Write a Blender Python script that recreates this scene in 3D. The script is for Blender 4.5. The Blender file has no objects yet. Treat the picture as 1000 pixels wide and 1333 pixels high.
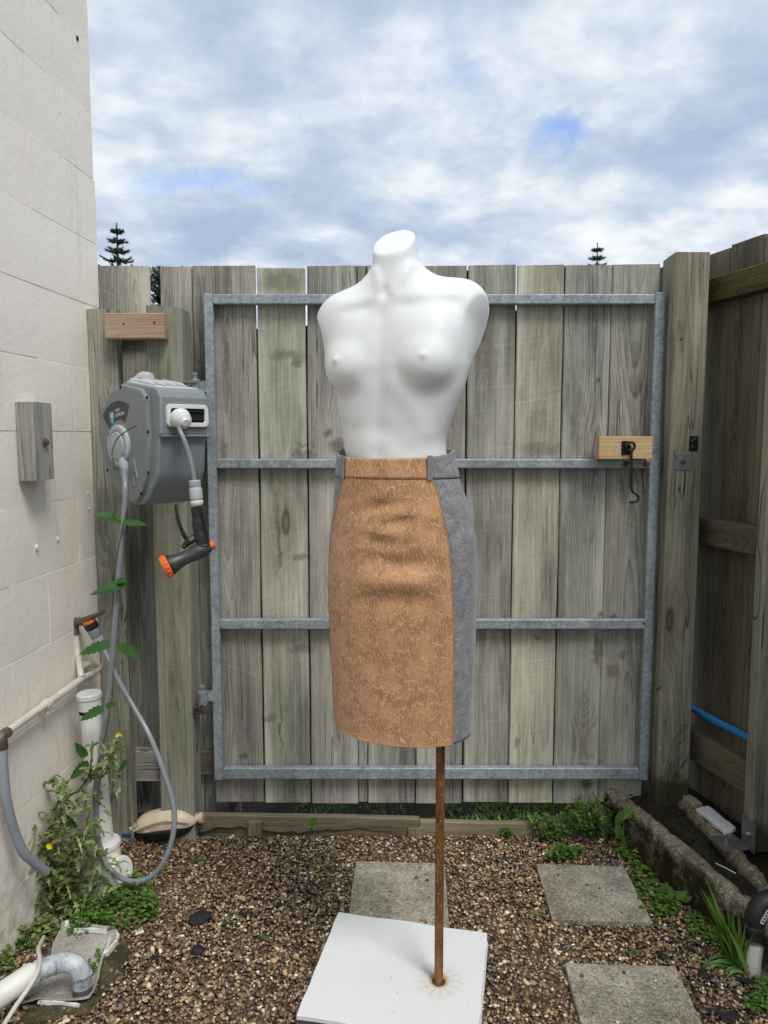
import bpy, math, random
import numpy as np
from mathutils import Vector, Matrix
random.seed(7); rng = np.random.default_rng(7)
sc = bpy.context.scene
C = sc.collection
R = math.radians
# ------------------------------------------------------------------ camera
H = 1.35; PITCH = R(5.7)
cd = bpy.data.cameras.new('camera'); cam = bpy.data.objects.new('camera', cd); C.objects.link(cam)
cam.location = (0, 0, H); cam.rotation_euler = (R(90) - PITCH, 0, 0)
cd.sensor_fit = 'VERTICAL'; cd.sensor_height = 24; cd.lens = 24 * 1000 / 1333
cd.clip_start = 0.05; cd.clip_end = 3000
sc.camera = cam
sc.view_settings.view_transform = 'Standard'; sc.view_settings.look = 'None'
sc.view_settings.gamma = 1; sc.view_settings.exposure = 0.84
sc.view_settings.use_curve_mapping = False
# ------------------------------------------------------------------ sun
SUN_EL, SUN_AZ = 56, 148        # azimuth measured clockwise from +Y (the view direction)
sd = bpy.data.lights.new('sun', 'SUN'); sun = bpy.data.objects.new('sun', sd); C.objects.link(sun)
sd.energy = 1.3; sd.angle = R(20); sd.color = (1.0, 0.96, 0.90)
_v = Vector((math.sin(R(SUN_AZ)) * math.cos(R(SUN_EL)), math.cos(R(SUN_AZ)) * math.cos(R(SUN_EL)), math.sin(R(SUN_EL))))
sun.rotation_euler = (-_v).to_track_quat('-Z', 'Y').to_euler(); sun.location = _v * 20
# ------------------------------------------------------------------ node helper
class NT:
    def __init__(s, tree): s.t = tree; s.n = tree.nodes; s.l = tree.links
    def set(s, inp, v):
        if v is None: return
        if isinstance(v, bpy.types.NodeSocket): s.l.new(v, inp)
        else:
            if hasattr(inp, 'default_value'):
                d = inp.default_value
                if hasattr(d, '__len__') and not hasattr(v, '__len__'): v = [v] * len(d)
                if hasattr(d, '__len__') and len(d) == 4 and len(v) == 3: v = (*v, 1)
                inp.default_value = v
    def node(s, typ, out=0, props=None, **ins):
        nd = s.n.new(typ)
        for k, v in (props or {}).items(): setattr(nd, k, v)
        for k, v in ins.items():
            key = int(k[1:]) if k[0] == 'i' and k[1:].isdigit() else k.replace('_', ' ')
            s.set(nd.inputs[key], v)
        return nd.outputs[out]
    def m(s, op, a, b=None, c=None, clamp=False):
        nd = s.n.new('ShaderNodeMath'); nd.operation = op; nd.use_clamp = clamp
        s.set(nd.inputs[0], a); s.set(nd.inputs[1], b); s.set(nd.inputs[2], c); return nd.outputs[0]
    def vm(s, op, a, b=None, sc=None):
        nd = s.n.new('ShaderNodeVectorMath'); nd.operation = op
        s.set(nd.inputs[0], a); s.set(nd.inputs[1], b)
        if sc is not None: s.set(nd.inputs['Scale'], sc)
        return nd.outputs['Value'] if op in ('LENGTH', 'DISTANCE', 'DOT_PRODUCT') else nd.outputs[0]
    def noise(s, vec, scale=5, detail=3, rough=.55, dist=0, out=0, dim='3D'):
        return s.node('ShaderNodeTexNoise', out, {'noise_dimensions': dim}, Vector=vec, Scale=scale, Detail=detail, Roughness=rough, Distortion=dist)
    def vor(s, vec, scale=5, feature='F1', out=0, rand=1.0, dim='3D'):
        return s.node('ShaderNodeTexVoronoi', out, {'feature': feature, 'voronoi_dimensions': dim}, Vector=vec, Scale=scale, Randomness=rand)
    def ramp(s, fac, stops, interp='LINEAR'):
        nd = s.n.new('ShaderNodeValToRGB'); s.set(nd.inputs[0], fac); cr = nd.color_ramp; cr.interpolation = interp
        while len(cr.elements) < len(stops): cr.elements.new(0.5)
        for e, (p, c) in zip(cr.elements, stops):
            e.position = p; e.color = (c, c, c, 1) if not hasattr(c, '__len__') else (*c[:3], 1)
        return nd.outputs[0]
    def mix(s, fac, a, b, mode='MIX'):
        nd = s.n.new('ShaderNodeMix'); nd.data_type = 'RGBA'; nd.blend_type = mode
        s.set(nd.inputs[0], fac); s.set(nd.inputs[6], a); s.set(nd.inputs[7], b); return nd.outputs[2]
    def xyz(s, v):
        nd = s.n.new('ShaderNodeSeparateXYZ'); s.set(nd.inputs[0], v); return nd.outputs
    def comb(s, x, y, z):
        nd = s.n.new('ShaderNodeCombineXYZ')
        for i, v in enumerate((x, y, z)): s.set(nd.inputs[i], v)
        return nd.outputs[0]
    def bump(s, h, strength=.5, dist=.002, normal=None):
        return s.node('ShaderNodeBump', 0, None, Strength=strength, Distance=dist, Height=h, **({'Normal': normal} if normal is not None else {}))
def S(r, g, b):
    f = lambda c: (c / 255 / 12.92) if c / 255 <= .04045 else ((c / 255 + .055) / 1.055) ** 2.4
    return (f(r), f(g), f(b))
# ------------------------------------------------------------------ world: sky with a broken cloud deck
w = bpy.data.worlds.new('World'); sc.world = w; w.use_nodes = True
n = NT(w.node_tree); w.node_tree.nodes.clear()
sky = n.node('ShaderNodeTexSky', 0, {'sky_type': 'NISHITA', 'sun_disc': False, 'sun_elevation': R(SUN_EL), 'sun_rotation': R(SUN_AZ), 'air_density': 1.2, 'dust_density': .6, 'ozone_density': 2.0})
d_ = n.node('ShaderNodeTexCoord', 'Generated')
dx, dy, dz = n.xyz(d_)
zz = n.m('ADD', n.m('MAXIMUM', dz, 0.0), .24)
pl = n.comb(n.m('DIVIDE', dx, zz), n.m('DIVIDE', dy, zz), 0.0)
pl = n.vm('ADD', pl, (3.1, 7.4, 0))
big = n.noise(pl, .75, 3, .5, .4)
mid = n.noise(n.vm('ADD', pl, (5, 2, 0)), 1.9, 7, .52, .1)
fine = n.noise(pl, 5.5, 6, .55, .1)
dens = n.m('ADD', n.m('MULTIPLY', mid, .62), n.m('MULTIPLY', big, .38))
cover = n.ramp(dens, [(0.23, 0.0), (0.38, 1.0)])
shade = n.m('ADD', n.m('MULTIPLY', mid, .5), n.m('MULTIPLY', fine, .5))
cc = n.ramp(shade, [(.37, S(134, 148, 168)), (.45, S(147, 159, 176)), (.51, S(161, 171, 184)), (.575, S(180, 186, 192)), (.67, S(199, 202, 203))])
el = n.ramp(dz, [(0.0, 1.0), (.5, 1.0), (1.0, 1.25)])
cc = n.mix(1.0, cc, el, 'MULTIPLY')
blue = n.vm('SCALE', sky, None, sc=.10)
# a few tears in the cloud show deeper blue
def tear(px, py, rx, ry):
    fx, fy = (px - 500) / 1000, (666.5 - py) / 1000
    v = Vector((fx, math.cos(PITCH) + fy * math.sin(PITCH), -math.sin(PITCH) + fy * math.cos(PITCH))).normalized()
    q = n.vm('SUBTRACT', d_, tuple(v)); q = n.vm('ADD', q, n.vm('SCALE', n.vm('SUBTRACT', n.noise(d_, 16, 5, .65, 0, 1), (.5, .5, .5)), None, sc=.09))
    return n.m('MULTIPLY', n.ramp(n.vm('LENGTH', n.vm('MULTIPLY', q, (1 / rx, 1 / rx, 1 / ry))), [(.25, 1.0), (1.0, 0.0)]), 1.0)
tears = n.m('ADD', tear(738, 172, .05, .03), n.m('MULTIPLY', tear(585, 80, .045, .05), .35))
tears = n.m('ADD', tears, n.m('MULTIPLY', tear(255, 240, .12, .018), .55), clamp=True)
cover = n.m('MULTIPLY', cover, n.m('SUBTRACT', 1.0, tears))
cover = n.m('MAXIMUM', cover, .12)
skyc = n.mix(cover, n.mix(1.0, blue, (1.0, 1.0, 1.15), 'MULTIPLY'), cc)
bg = n.node('ShaderNodeBackground', 0, None, Color=skyc, Strength=1.0)
# strength stays in the physical range: the cloud colours are divided by it
WS = .1
bg.node.inputs['Strength'].default_value = WS
n.set(bg.node.inputs['Color'], n.vm('SCALE', skyc, None, sc=1 / WS))
n.l.new(bg, n.node('ShaderNodeOutputWorld', 0).node.inputs[0]) if False else None
wo = w.node_tree.nodes.new('ShaderNodeOutputWorld'); n.l.new(bg, wo.inputs[0])
# ------------------------------------------------------------------ geometry helpers
def ray(px, py):
    fx, fy = (px - 500) / 1000, (666.5 - py) / 1000
    return Vector((fx, math.cos(PITCH) + fy * math.sin(PITCH), -math.sin(PITCH) + fy * math.cos(PITCH)))
def P(px, py, Y):
    d = ray(px, py); return Vector((0, 0, H)) + d * (Y / d.y)
def G(px, py, z=0.0):
    d = ray(px, py); return Vector((0, 0, H)) + d * ((z - H) / d.z)
WN = Vector((1, -.07, 0)).normalized(); WD = Vector((-.07, -1, 0)).normalized(); W0 = Vector((-.926, 2.55, 0))   # wall normal, direction to camera, corner
def WL(px, py, off=0.0):
    d = ray(px, py); o = Vector((0, 0, H)); q = W0 + WN * off
    return o + d * ((q - o).dot(WN) / d.dot(WN))
MW = {}
def link(o, parent=None, M=None):
    C.objects.link(o); M = M or Matrix()
    o.matrix_basis = M; MW[o.name] = M
    if parent is not None:
        o.parent = parent; o.matrix_parent_inverse = MW[parent.name].inverted()
    return o
def tag(o, label=None, cat=None, group=None, kind=None):
    if label: o['label'] = label
    if cat: o['category'] = cat
    if group: o['group'] = group
    if kind: o['kind'] = kind
    return o
def thing(name, label, cat, loc, group=None):
    o = bpy.data.objects.new(name, None); o.empty_display_size = .05
    link(o, None, Matrix.Translation(Vector(loc))); return tag(o, label, cat, group)
class MB:
    def __init__(s): s.v = []; s.f = []
    def add(s, vs, fs):
        k = len(s.v); s.v += [tuple(v) for v in vs]; s.f += [tuple(i + k for i in f) for f in fs]; return s
    def box(s, c, size, M=None):
        x, y, z = [a / 2 for a in size]; M = M or Matrix.Identity(3)
        vs = [Vector(c) + M @ Vector((i * x, j * y, k * z)) for i in (-1, 1) for j in (-1, 1) for k in (-1, 1)]
        return s.add(vs, [(0, 1, 3, 2), (4, 6, 7, 5), (0, 4, 5, 1), (2, 3, 7, 6), (0, 2, 6, 4), (1, 5, 7, 3)])
    def tube(s, pts, r, n=10, caps=True, flat=1.0):
        pts = [Vector(p) for p in pts]; N = len(pts); rs = r if hasattr(r, '__len__') else [r] * N
        t0 = (pts[1] - pts[0]).normalized(); u = t0.orthogonal().normalized(); k = len(s.v)
        for i, p in enumerate(pts):
            t = (pts[min(i + 1, N - 1)] - pts[max(i - 1, 0)]).normalized()
            u = (u - t * u.dot(t)).normalized(); b = t.cross(u)
            for j in range(n):
                a = 2 * math.pi * j / n; s.v.append(tuple(p + (u * math.cos(a) + b * math.sin(a) * flat) * rs[i]))
        for i in range(N - 1):
            for j in range(n):
                j2 = (j + 1) % n; s.f.append((k + i * n + j, k + i * n + j2, k + (i + 1) * n + j2, k + (i + 1) * n + j))
        if caps:
            s.f.append(tuple(k + j for j in reversed(range(n)))); s.f.append(tuple(k + (N - 1) * n + j for j in range(n)))
        return s
    def lathe(s, o, axis, prof, n=20, sx=1.0, xdir=None):        # prof: (radius, height along axis)
        o = Vector(o); a = Vector(axis).normalized(); u = Vector(xdir).normalized() if xdir else a.orthogonal().normalized(); b = a.cross(u); k = len(s.v)
        for r, h in prof:
            for j in range(n):
                t = 2 * math.pi * j / n; s.v.append(tuple(o + a * h + (u * math.cos(t) * sx + b * math.sin(t)) * r))
        for i in range(len(prof) - 1):
            for j in range(n):
                j2 = (j + 1) % n; s.f.append((k + i * n + j, k + i * n + j2, k + (i + 1) * n + j2, k + (i + 1) * n + j))
        s.f.append(tuple(k + j for j in reversed(range(n)))); s.f.append(tuple(k + (len(prof) - 1) * n + j for j in range(n)))
        return s
    def prism(s, poly, f, h0, h1):       # poly in 2D, f(u,v,h)->world
        k = len(s.v); m = len(poly)
        for h in (h0, h1):
            for (u, v) in poly: s.v.append(tuple(f(u, v, h)))
        s.f.append(tuple(range(k, k + m))); s.f.append(tuple(reversed(range(k + m, k + 2 * m))))
        for j in range(m): s.f.append((k + (j + 1) % m, k + j, k + m + j, k + m + (j + 1) % m))
        return s
    def ico(s, c, r, M=None):
        t = (1 + 5 ** .5) / 2; vs = [(-1, t, 0), (1, t, 0), (-1, -t, 0), (1, -t, 0), (0, -1, t), (0, 1, t), (0, -1, -t), (0, 1, -t), (t, 0, -1), (t, 0, 1), (-t, 0, -1), (-t, 0, 1)]
        fs = [(0, 11, 5), (0, 5, 1), (0, 1, 7), (0, 7, 10), (0, 10, 11), (1, 5, 9), (5, 11, 4), (11, 10, 2), (10, 7, 6), (7, 1, 8), (3, 9, 4), (3, 4, 2), (3, 2, 6), (3, 6, 8), (3, 8, 9), (4, 9, 5), (2, 4, 11), (6, 2, 10), (8, 6, 7), (9, 8, 1)]
        rr = r if hasattr(r, '__len__') else (r, r, r)
        return s.add([Vector(c) + Vector((v[0] * rr[0], v[1] * rr[1], v[2] * rr[2])) / 1.902 for v in vs], fs)
    def mesh(s, name, o=(0, 0, 0), smooth=35):
        me = bpy.data.meshes.new(name); ox, oy, oz = o
        me.from_pydata([(x - ox, y - oy, z - oz) for x, y, z in s.v], [], s.f)
        me.validate(); me.update()
        import bmesh
        bm = bmesh.new(); bm.from_mesh(me); bmesh.ops.recalc_face_normals(bm, faces=bm.faces); bm.to_mesh(me); bm.free()
        if smooth is not None:
            me.shade_smooth(); me.set_sharp_from_angle(angle=R(smooth))
        return me
    def build(s, name, mat, parent=None, smooth=35, bevel=None, seg=2, label=None, color=None, origin=None, recalc=True):
        a = np.array(s.v); o = Vector(((a.min(0) + a.max(0)) / 2).tolist()) if origin is None else Vector(origin)
        me = s.mesh(name, o, smooth); me.materials.append(mat)
        ob = bpy.data.objects.new(name, me); link(ob, parent, Matrix.Translation(o))
        if bevel:
            md = ob.modifiers.new('bevel', 'BEVEL'); md.width = bevel; md.segments = seg; md.limit_method = 'ANGLE'; md.angle_limit = R(40); md.harden_normals = True
        if color: ob.color = (*color, 1)
        if label: ob['label'] = label
        return ob
def smoothpath(pts, k=6, closed=False):
    pts = [Vector(p) for p in pts]; out = []; N = len(pts)
    for i in range(N - 1):
        p0, p1, p2, p3 = pts[max(i - 1, 0)], pts[i], pts[i + 1], pts[min(i + 2, N - 1)]
        for j in range(k):
            t = j / k; out.append(.5 * ((2 * p1) + (p2 - p0) * t + (2 * p0 - 5 * p1 + 4 * p2 - p3) * t * t + (3 * p1 - p0 - 3 * p2 + p3) * t ** 3))
    out.append(pts[-1]); return out
def board(name, A, B, w, t, nrm, mat, parent=None, color=(1, 1, 1), warp=.0012, ch=.003, label=None, topcut=0.0, taper=0.0):
    """timber from A to B (front-face centre line), width w, thickness t going back from the face normal nrm"""
    A = Vector(A); B = Vector(B); z = (B - A); L = z.length; z.normalize(); nn = Vector(nrm); nn = (nn - z * nn.dot(z)).normalized(); x = nn.cross(z).normalized()
    x = -x; y = -nn                       # local y goes into the timber
    M = Matrix((( x.x, y.x, z.x), (x.y, y.y, z.y), (x.z, y.z, z.z)))
    o = (A + B) / 2 + y * (t / 2)
    if M.determinant() < 0: M = Matrix(((-x.x, y.x, z.x), (-x.y, y.y, z.y), (-x.z, y.z, z.z)))
    mb = MB(); hw, ht = w / 2, t / 2; c = min(ch, t * .3)
    sec = [(-hw + c, -ht), (hw - c, -ht), (hw, -ht + c), (hw, ht - c), (hw - c, ht), (-hw + c, ht), (-hw, ht - c), (-hw, -ht + c)]
    nseg = max(1, min(8, int(L / .22)))
    for i in range(nseg + 1):
        wx = random.uniform(-1, 1) * warp if 0 < i < nseg else 0; wl = random.uniform(-1, 1) * warp; wy = random.uniform(-1, 1) * warp * .6; tp_ = taper * min(1, (1 - i / nseg) / .25)
        for (sx, sy) in sec:
            zz = -L / 2 + L * i / nseg
            if i == nseg: zz += topcut * sx / hw
            mb.v.append((sx + wx + (wl + tp_ if sx > 0 else -wl - tp_) * .5, sy + wy, zz))
        if i:
            k = (i - 1) * 8
            for j in range(8): mb.f.append((k + j, k + (j + 1) % 8, k + 8 + (j + 1) % 8, k + 8 + j))
    mb.f.append(tuple(reversed(range(8)))); mb.f.append(tuple(nseg * 8 + j for j in range(8)))
    me = mb.mesh(name, (0, 0, 0), 30); me.materials.append(mat)
    ob = bpy.data.objects.new(name, me); link(ob, parent, Matrix.Translation(o) @ M.to_4x4())
    ob.color = (*color, 1)
    if label: ob['label'] = label
    return ob
# ------------------------------------------------------------------ materials
def newmat(name):
    m = bpy.data.materials.new(name); m.use_nodes = True; t = m.node_tree; t.nodes.clear()
    b = t.nodes.new('ShaderNodeBsdfPrincipled'); o = t.nodes.new('ShaderNodeOutputMaterial'); t.links.new(b.outputs[0], o.inputs[0])
    nt = NT(t); nt.b = b
    def out(**k):
        for a, v in k.items(): nt.set(b.inputs[a.replace('_', ' ')], v)
    nt.out = out; return m, nt
def plain(name, col, rough=.5, metal=0, dirt=.25, dscale=8, bump=.15, bscale=60, spec=.5, dirtcol=(.08, .07, .05), **k):
    m, n = newmat(name); co = n.node('ShaderNodeTexCoord', 'Object')
    d = n.noise(co, dscale, 6, .65); d2 = n.noise(co, dscale * 9, 4, .6)
    f = n.m('MULTIPLY', n.ramp(d, [(.42, 0.0), (.72, 1.0)]), n.ramp(d2, [(.3, .3), (.7, 1.0)]))
    n.out(Base_Color=n.mix(n.m('MULTIPLY', f, dirt), (*col, 1), (*dirtcol, 1)), Metallic=metal, Specular_IOR_Level=spec,
          Roughness=n.ramp(d2, [(.2, max(0, rough - .1)), (.8, min(1, rough + .12))]), Normal=n.bump(n.noise(co, bscale, 5, .6), bump, .001), **k)
    return m
def wood(name, dark, mid, light, crack=1.0, ring=1.0, rough=.88, knots=1.0, moss=0.0, saw=.5, blobs=None, ringfreq=150):
    m, n = newmat(name)
    co = n.node('ShaderNodeTexCoord', 'Object'); rnd = n.node('ShaderNodeObjectInfo', 'Random'); tint = n.node('ShaderNodeObjectInfo', 'Color')
    off = n.comb(n.m('MULTIPLY', rnd, 31.7), n.m('MULTIPLY', rnd, 17.3), n.m('MULTIPLY', rnd, 93.1))
    p = n.vm('ADD', co, off)
    X, Y, Z = n.xyz(co)
    x0 = n.m('MULTIPLY', n.m('SUBTRACT', n.m('FRACT', n.m('MULTIPLY', rnd, 7.31)), .5), .09)
    w1 = n.noise(n.vm('MULTIPLY', p, (5, 5, 1.1)), 1, 3, .5); w2 = n.noise(n.vm('MULTIPLY', p, (30, 30, 5)), 1, 3, .5)
    # knots
    kv = n.vm('MULTIPLY', p, (7.5, 3, 2.3)); kd = n.vor(kv, 1, 'F1', 0, 1.0); kg = n.m('FRACT', n.m('MULTIPLY', n.xyz(n.vor(kv, 1, 'F1', 1, 1.0))[0], 5.0))
    kon = n.m('GREATER_THAN', kg, .58)
    kd = n.m('ADD', kd, n.m('MULTIPLY', n.m('SUBTRACT', w2, .5), .08))
    kf = n.m('MULTIPLY', n.m('MULTIPLY', n.ramp(kd, [(0.0, 1.0), (.14, .75), (.46, 0.0)], 'EASE'), kon), knots)
    kc = n.m('MULTIPLY', n.m('MULTIPLY', n.ramp(kd, [(.0, .3), (.06, .5), (.10, 1.0), (.14, 0.0)]), kon), knots)
    xx = n.m('ADD', n.m('SUBTRACT', X, x0), n.m('MULTIPLY', n.m('SUBTRACT', w1, .5), .11))
    yy = n.m('ADD', Y, n.m('ADD', .035, n.m('MULTIPLY', n.m('SUBTRACT', n.noise(n.vm('MULTIPLY', p, (1, 1, .8)), 1, 2), .5), .16)))
    rr = n.m('SQRT', n.m('ADD', n.m('MULTIPLY', xx, xx), n.m('MULTIPLY', yy, yy)))
    rsel = n.m('FRACT', n.m('MULTIPLY', rnd, 13.7)); rr = n.m('ADD', rr, n.m('MULTIPLY', kf, .035)); rr = n.m('ADD', rr, n.m('MULTIPLY', w2, .0035))
    sw = n.m('FRACT', n.m('MULTIPLY', rr, n.m('MULTIPLY', ringfreq, n.m('ADD', .4, n.m('MULTIPLY', rsel, .6))))); rg = n.ramp(sw, [(0, 0.1), (.55, .55), (.86, 1.0), (1.0, 0.1)])
    fib = n.noise(n.vm('MULTIPLY', p, (110, 110, 2.6)), 1, 4, .6); fib2 = n.noise(n.vm('MULTIPLY', p, (520, 520, 14)), 1, 3, .6)
    rstr = n.m('MULTIPLY', n.m('ADD', .35, n.m('MULTIPLY', rsel, .9)), .15 * ring)
    v = n.m('ADD', n.m('MULTIPLY', fib, .34), n.m('MULTIPLY', fib2, .20)); v = n.m('ADD', v, n.m('MULTIPLY', n.m('SUBTRACT', .55, rg), rstr)); v = n.m('ADD', v, .12)
    blot = n.noise(n.vm('MULTIPLY', p, (8, 8, 1.3)), 1, 6, .66); v = n.m('ADD', v, n.m('MULTIPLY', n.m('SUBTRACT', blot, .5), .95))
    edge = n.ramp(n.m('MULTIPLY', X, n.m('SUBTRACT', n.m('MULTIPLY', n.m('GREATER_THAN', rsel, .5), 2.0), 1.0)), [(.045, 0.0), (.062, 1.0)]); v = n.m('ADD', v, n.m('MULTIPLY', n.m('MULTIPLY', edge, n.noise(n.vm('MULTIPLY', p, (3, 3, 2)), 1, 4)), .22))
    sawl = n.ramp(n.noise(n.vm('MULTIPLY', n.vm('ADD', p, n.comb(0.0, 0.0, n.m('MULTIPLY', X, n.m('MULTIPLY', n.m('SUBTRACT', rsel, .35), .9)))), (3, 3, 330)), 1, 2, .7), [(.56, 0.0), (.70, 1.0)]); v = n.m('ADD', v, n.m('MULTIPLY', sawl, .06 + .06 * saw))
    col = n.ramp(v, [(.16, dark), (.36, mid), (.62, light)])
    # weathering: greenish algae and dark mildew streaks
    gr = n.ramp(n.noise(n.vm('MULTIPLY', n.vm('ADD', p, (9, 9, 9)), (6, 6, 1.0)), 1, 6, .65), [(.45, 0.0), (.68, 1.0)])
    col = n.mix(n.m('MULTIPLY', gr, .22), col, (*S(128, 130, 104), 1))
    st = n.ramp(n.noise(n.vm('MULTIPLY', n.vm('ADD', p, (4, 2, 1)), (14, 14, 1.3)), 1, 7, .7), [(.55, 0.0), (.75, 1.0)])
    col = n.mix(n.m('MULTIPLY', st, .6), col, (*S(74, 72, 68), 1))
    wsp = n.ramp(n.noise(n.vm('ADD', p, (7, 7, 7)), 240, 2, .5), [(.70, 0.0), (.76, 1.0)]); col = n.mix(n.m('MULTIPLY', wsp, .5), col, (*S(206, 204, 192), 1)); sp = n.ramp(n.noise(p, 210, 2, .5), [(.67, 0.0), (.73, 1.0)]); col = n.mix(n.m('MULTIPLY', sp, .35), col, (*S(60, 56, 50), 1))
    col = n.mix(n.m('MULTIPLY', kf, .5), col, (*S(96, 88, 72), 1)); col = n.mix(n.m('MULTIPLY', kc, .75), col, (*S(62, 50, 40), 1))
    cr = n.m('ABSOLUTE', n.m('SUBTRACT', n.noise(n.vm('MULTIPLY', p, (17, 3, .9)), 1, 3, .55), .5))
    crk = n.m('MULTIPLY', n.ramp(cr, [(.0, 1.0), (.006, 0.0)]), n.ramp(n.noise(n.vm('MULTIPLY', p, (3, 3, 1.5)), 1, 2), [(.52, 0.0), (.6, 1.0)]))
    crk = n.m('MULTIPLY', crk, crack)
    col = n.mix(n.m('MULTIPLY', crk, .85), col, (*S(40, 36, 30), 1))
    if blobs:
        gp = n.node('ShaderNodeNewGeometry', 'Position'); gp = n.vm('ADD', gp, n.vm('SCALE', n.vm('SUBTRACT', n.noise(gp, 22, 6, .68, 0, 1), (.5, .5, .5)), None, sc=.07)); tot = None
        for (px, py, rx, ry, st_) in blobs:
            c_ = P(px, py, 2.534); d2 = n.vm('LENGTH', n.vm('MULTIPLY', n.vm('SUBTRACT', gp, tuple(c_)), (395 / rx, 0, 395 / ry))); f_ = n.m('MULTIPLY', n.ramp(d2, [(.45, 1.0), (1.15, 0.0)]), st_); tot = f_ if tot is None else n.m('MAXIMUM', tot, f_)
        col = n.mix(n.m('MULTIPLY', tot, n.ramp(fib, [(.3, .6), (.6, 1.0)])), col, (*S(72, 68, 50), 1))
    col = n.mix(1.0, col, tint, 'MULTIPLY')
    if moss:
        wp = n.xyz(n.node('ShaderNodeNewGeometry', 'Position'))[2]
        mz = n.ramp(n.m('ADD', wp, n.m('MULTIPLY', n.noise(co, 18, 5, .7), .16)), [(.27, 1.0), (.32, 0.0)])
        col = n.mix(n.m('MULTIPLY', mz, moss), col, (*S(52, 54, 24), 1))
    sawn = n.m('SINE', n.m('MULTIPLY', n.m('ADD', n.m('ADD', Z, n.m('MULTIPLY', X, n.m('MULTIPLY', n.m('SUBTRACT', rnd, .3), 1.2))), n.m('MULTIPLY', w2, .002)), 1500))
    hgt = n.m('ADD', n.m('MULTIPLY', fib, .8), n.m('MULTIPLY', fib2, .5)); hgt = n.m('ADD', hgt, n.m('MULTIPLY', rg, .22 * ring))
    hgt = n.m('ADD', hgt, n.m('MULTIPLY', sawn, .10 * saw)); hgt = n.m('SUBTRACT', hgt, n.m('MULTIPLY', crk, 2.5)); hgt = n.m('SUBTRACT', hgt, n.m('MULTIPLY', kc, .6))
    n.out(Base_Color=col, Roughness=rough, Normal=n.bump(hgt, .75, .0016), Specular_IOR_Level=.25)
    return m
M = {}
M['paling'] = wood('weathered_paling', S(82, 81, 78), S(146, 144, 138), S(196, 193, 183), blobs=[(778, 845, 9, 34, .75), (765, 1021, 12, 9, .8), (800, 875, 12, 12, .6), (812, 850, 9, 10, .5), (366, 366, 36, 20, .55), (375, 462, 32, 9, .5), (388, 470, 12, 8, .6), (440, 580, 12, 12, .65), (398, 592, 22, 7, .55), (395, 578, 14, 5, .45), (425, 563, 7, 7, .7), (294, 460, 4, 40, .6), (290, 590, 5, 26, .5), (705, 585, 34, 12, .42), (700, 545, 14, 26, .3), (752, 540, 8, 60, .4), (362, 707, 4, 60, .6), (366, 940, 3, 60, .6), (392, 845, 22, 8, .5), (392, 725, 20, 6, .5), (350, 935, 14, 8, .5), (315, 985, 8, 6, .7), (700, 830, 6, 3, .6), (810, 640, 7, 22, .5), (800, 805, 5, 4, .8), (780, 800, 4, 4, .8), (640, 470, 10, 70, .28), (640, 700, 12, 60, .25), (672, 968, 6, 10, .6)])
M['post'] = wood('weathered_post', S(88, 86, 77), S(140, 138, 126), S(178, 175, 162), ringfreq=110, moss=.9, saw=.3)
M['cleanpost'] = wood('dry_post', S(88, 86, 77), S(140, 138, 126), S(178, 175, 162), ringfreq=110, saw=.3)
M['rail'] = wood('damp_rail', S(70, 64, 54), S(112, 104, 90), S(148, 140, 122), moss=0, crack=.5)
M['pine'] = wood('fresh_pine', S(150, 112, 72), S(196, 160, 112), S(220, 190, 146), crack=.2, knots=.2, rough=.75)
M['oldpine'] = wood('brown_offcut', S(110, 86, 66), S(160, 136, 112), S(188, 166, 142), crack=.3, knots=.2)
# galvanised steel
m, n = newmat('galvanised_steel'); co = n.node('ShaderNodeNewGeometry', 'Position')
sp = n.vor(co, 120, 'F1', 1); a = n.noise(co, 11, 6, .65); b = n.noise(n.vm('MULTIPLY', co, (40, 40, 9)), 1, 5, .6)
cval = n.m('ADD', n.m('MULTIPLY', n.xyz(sp)[0], .25), n.m('ADD', n.m('MULTIPLY', a, .55), n.m('MULTIPLY', b, .35)))
white = n.ramp(n.noise(co, 4.2, 7, .7), [(.56, 0.0), (.74, 1.0)])
col = n.mix(n.m('MULTIPLY', white, .5), n.ramp(cval, [(.3, S(112, 121, 126)), (.55, S(146, 155, 159)), (.8, S(178, 184, 186))]), (*S(190, 192, 188), 1))
col = n.mix(n.ramp(n.noise(co, 130, 3, .6), [(.66, 0.0), (.74, .55)]), col, (*S(196, 198, 196), 1))
n.out(Base_Color=col, Metallic=.25, Roughness=n.ramp(a, [(.3, .42), (.7, .62)]), Normal=n.bump(n.noise(co, 160, 4, .6), .2, .0006)); M['galv'] = m
# painted block wall
m, n = newmat('painted_block'); co = n.node('ShaderNodeNewGeometry', 'Position'); oi = n.node('ShaderNodeObjectInfo', 'Random')
r1 = n.noise(co, 55, 6, .65); r2 = n.noise(co, 9, 5, .6); r3 = n.noise(n.vm('MULTIPLY', co, (20, 20, 2.2)), 1, 6, .65); r4 = n.noise(co, 2.1, 6, .7)
col = n.mix(n.ramp(r2, [(.35, 0.0), (.7, .5)]), (*S(246, 238, 227), 1), (*S(239, 229, 215), 1))
col = n.mix(n.m('MULTIPLY', n.ramp(r3, [(.58, 0.0), (.78, 1.0)]), .35), col, (*S(170, 156, 136), 1))
spk = n.m('MULTIPLY', n.ramp(n.noise(co, 150, 4, .7), [(.62, 0.0), (.70, 1.0)]), n.ramp(r4, [(.56, 0.0), (.70, 1.0)]))
col = n.mix(n.m('MULTIPLY', spk, .55), col, (*S(120, 110, 92), 1))
wz = n.xyz(co)[2]; low = n.m('MULTIPLY', n.ramp(wz, [(.0, 1.0), (.42, 0.0)]), n.ramp(n.noise(co, 24, 6, .7), [(.42, 0.0), (.66, 1.0)]))
col = n.mix(n.m('MULTIPLY', low, .65), col, (*S(112, 100, 78), 1))
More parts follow.
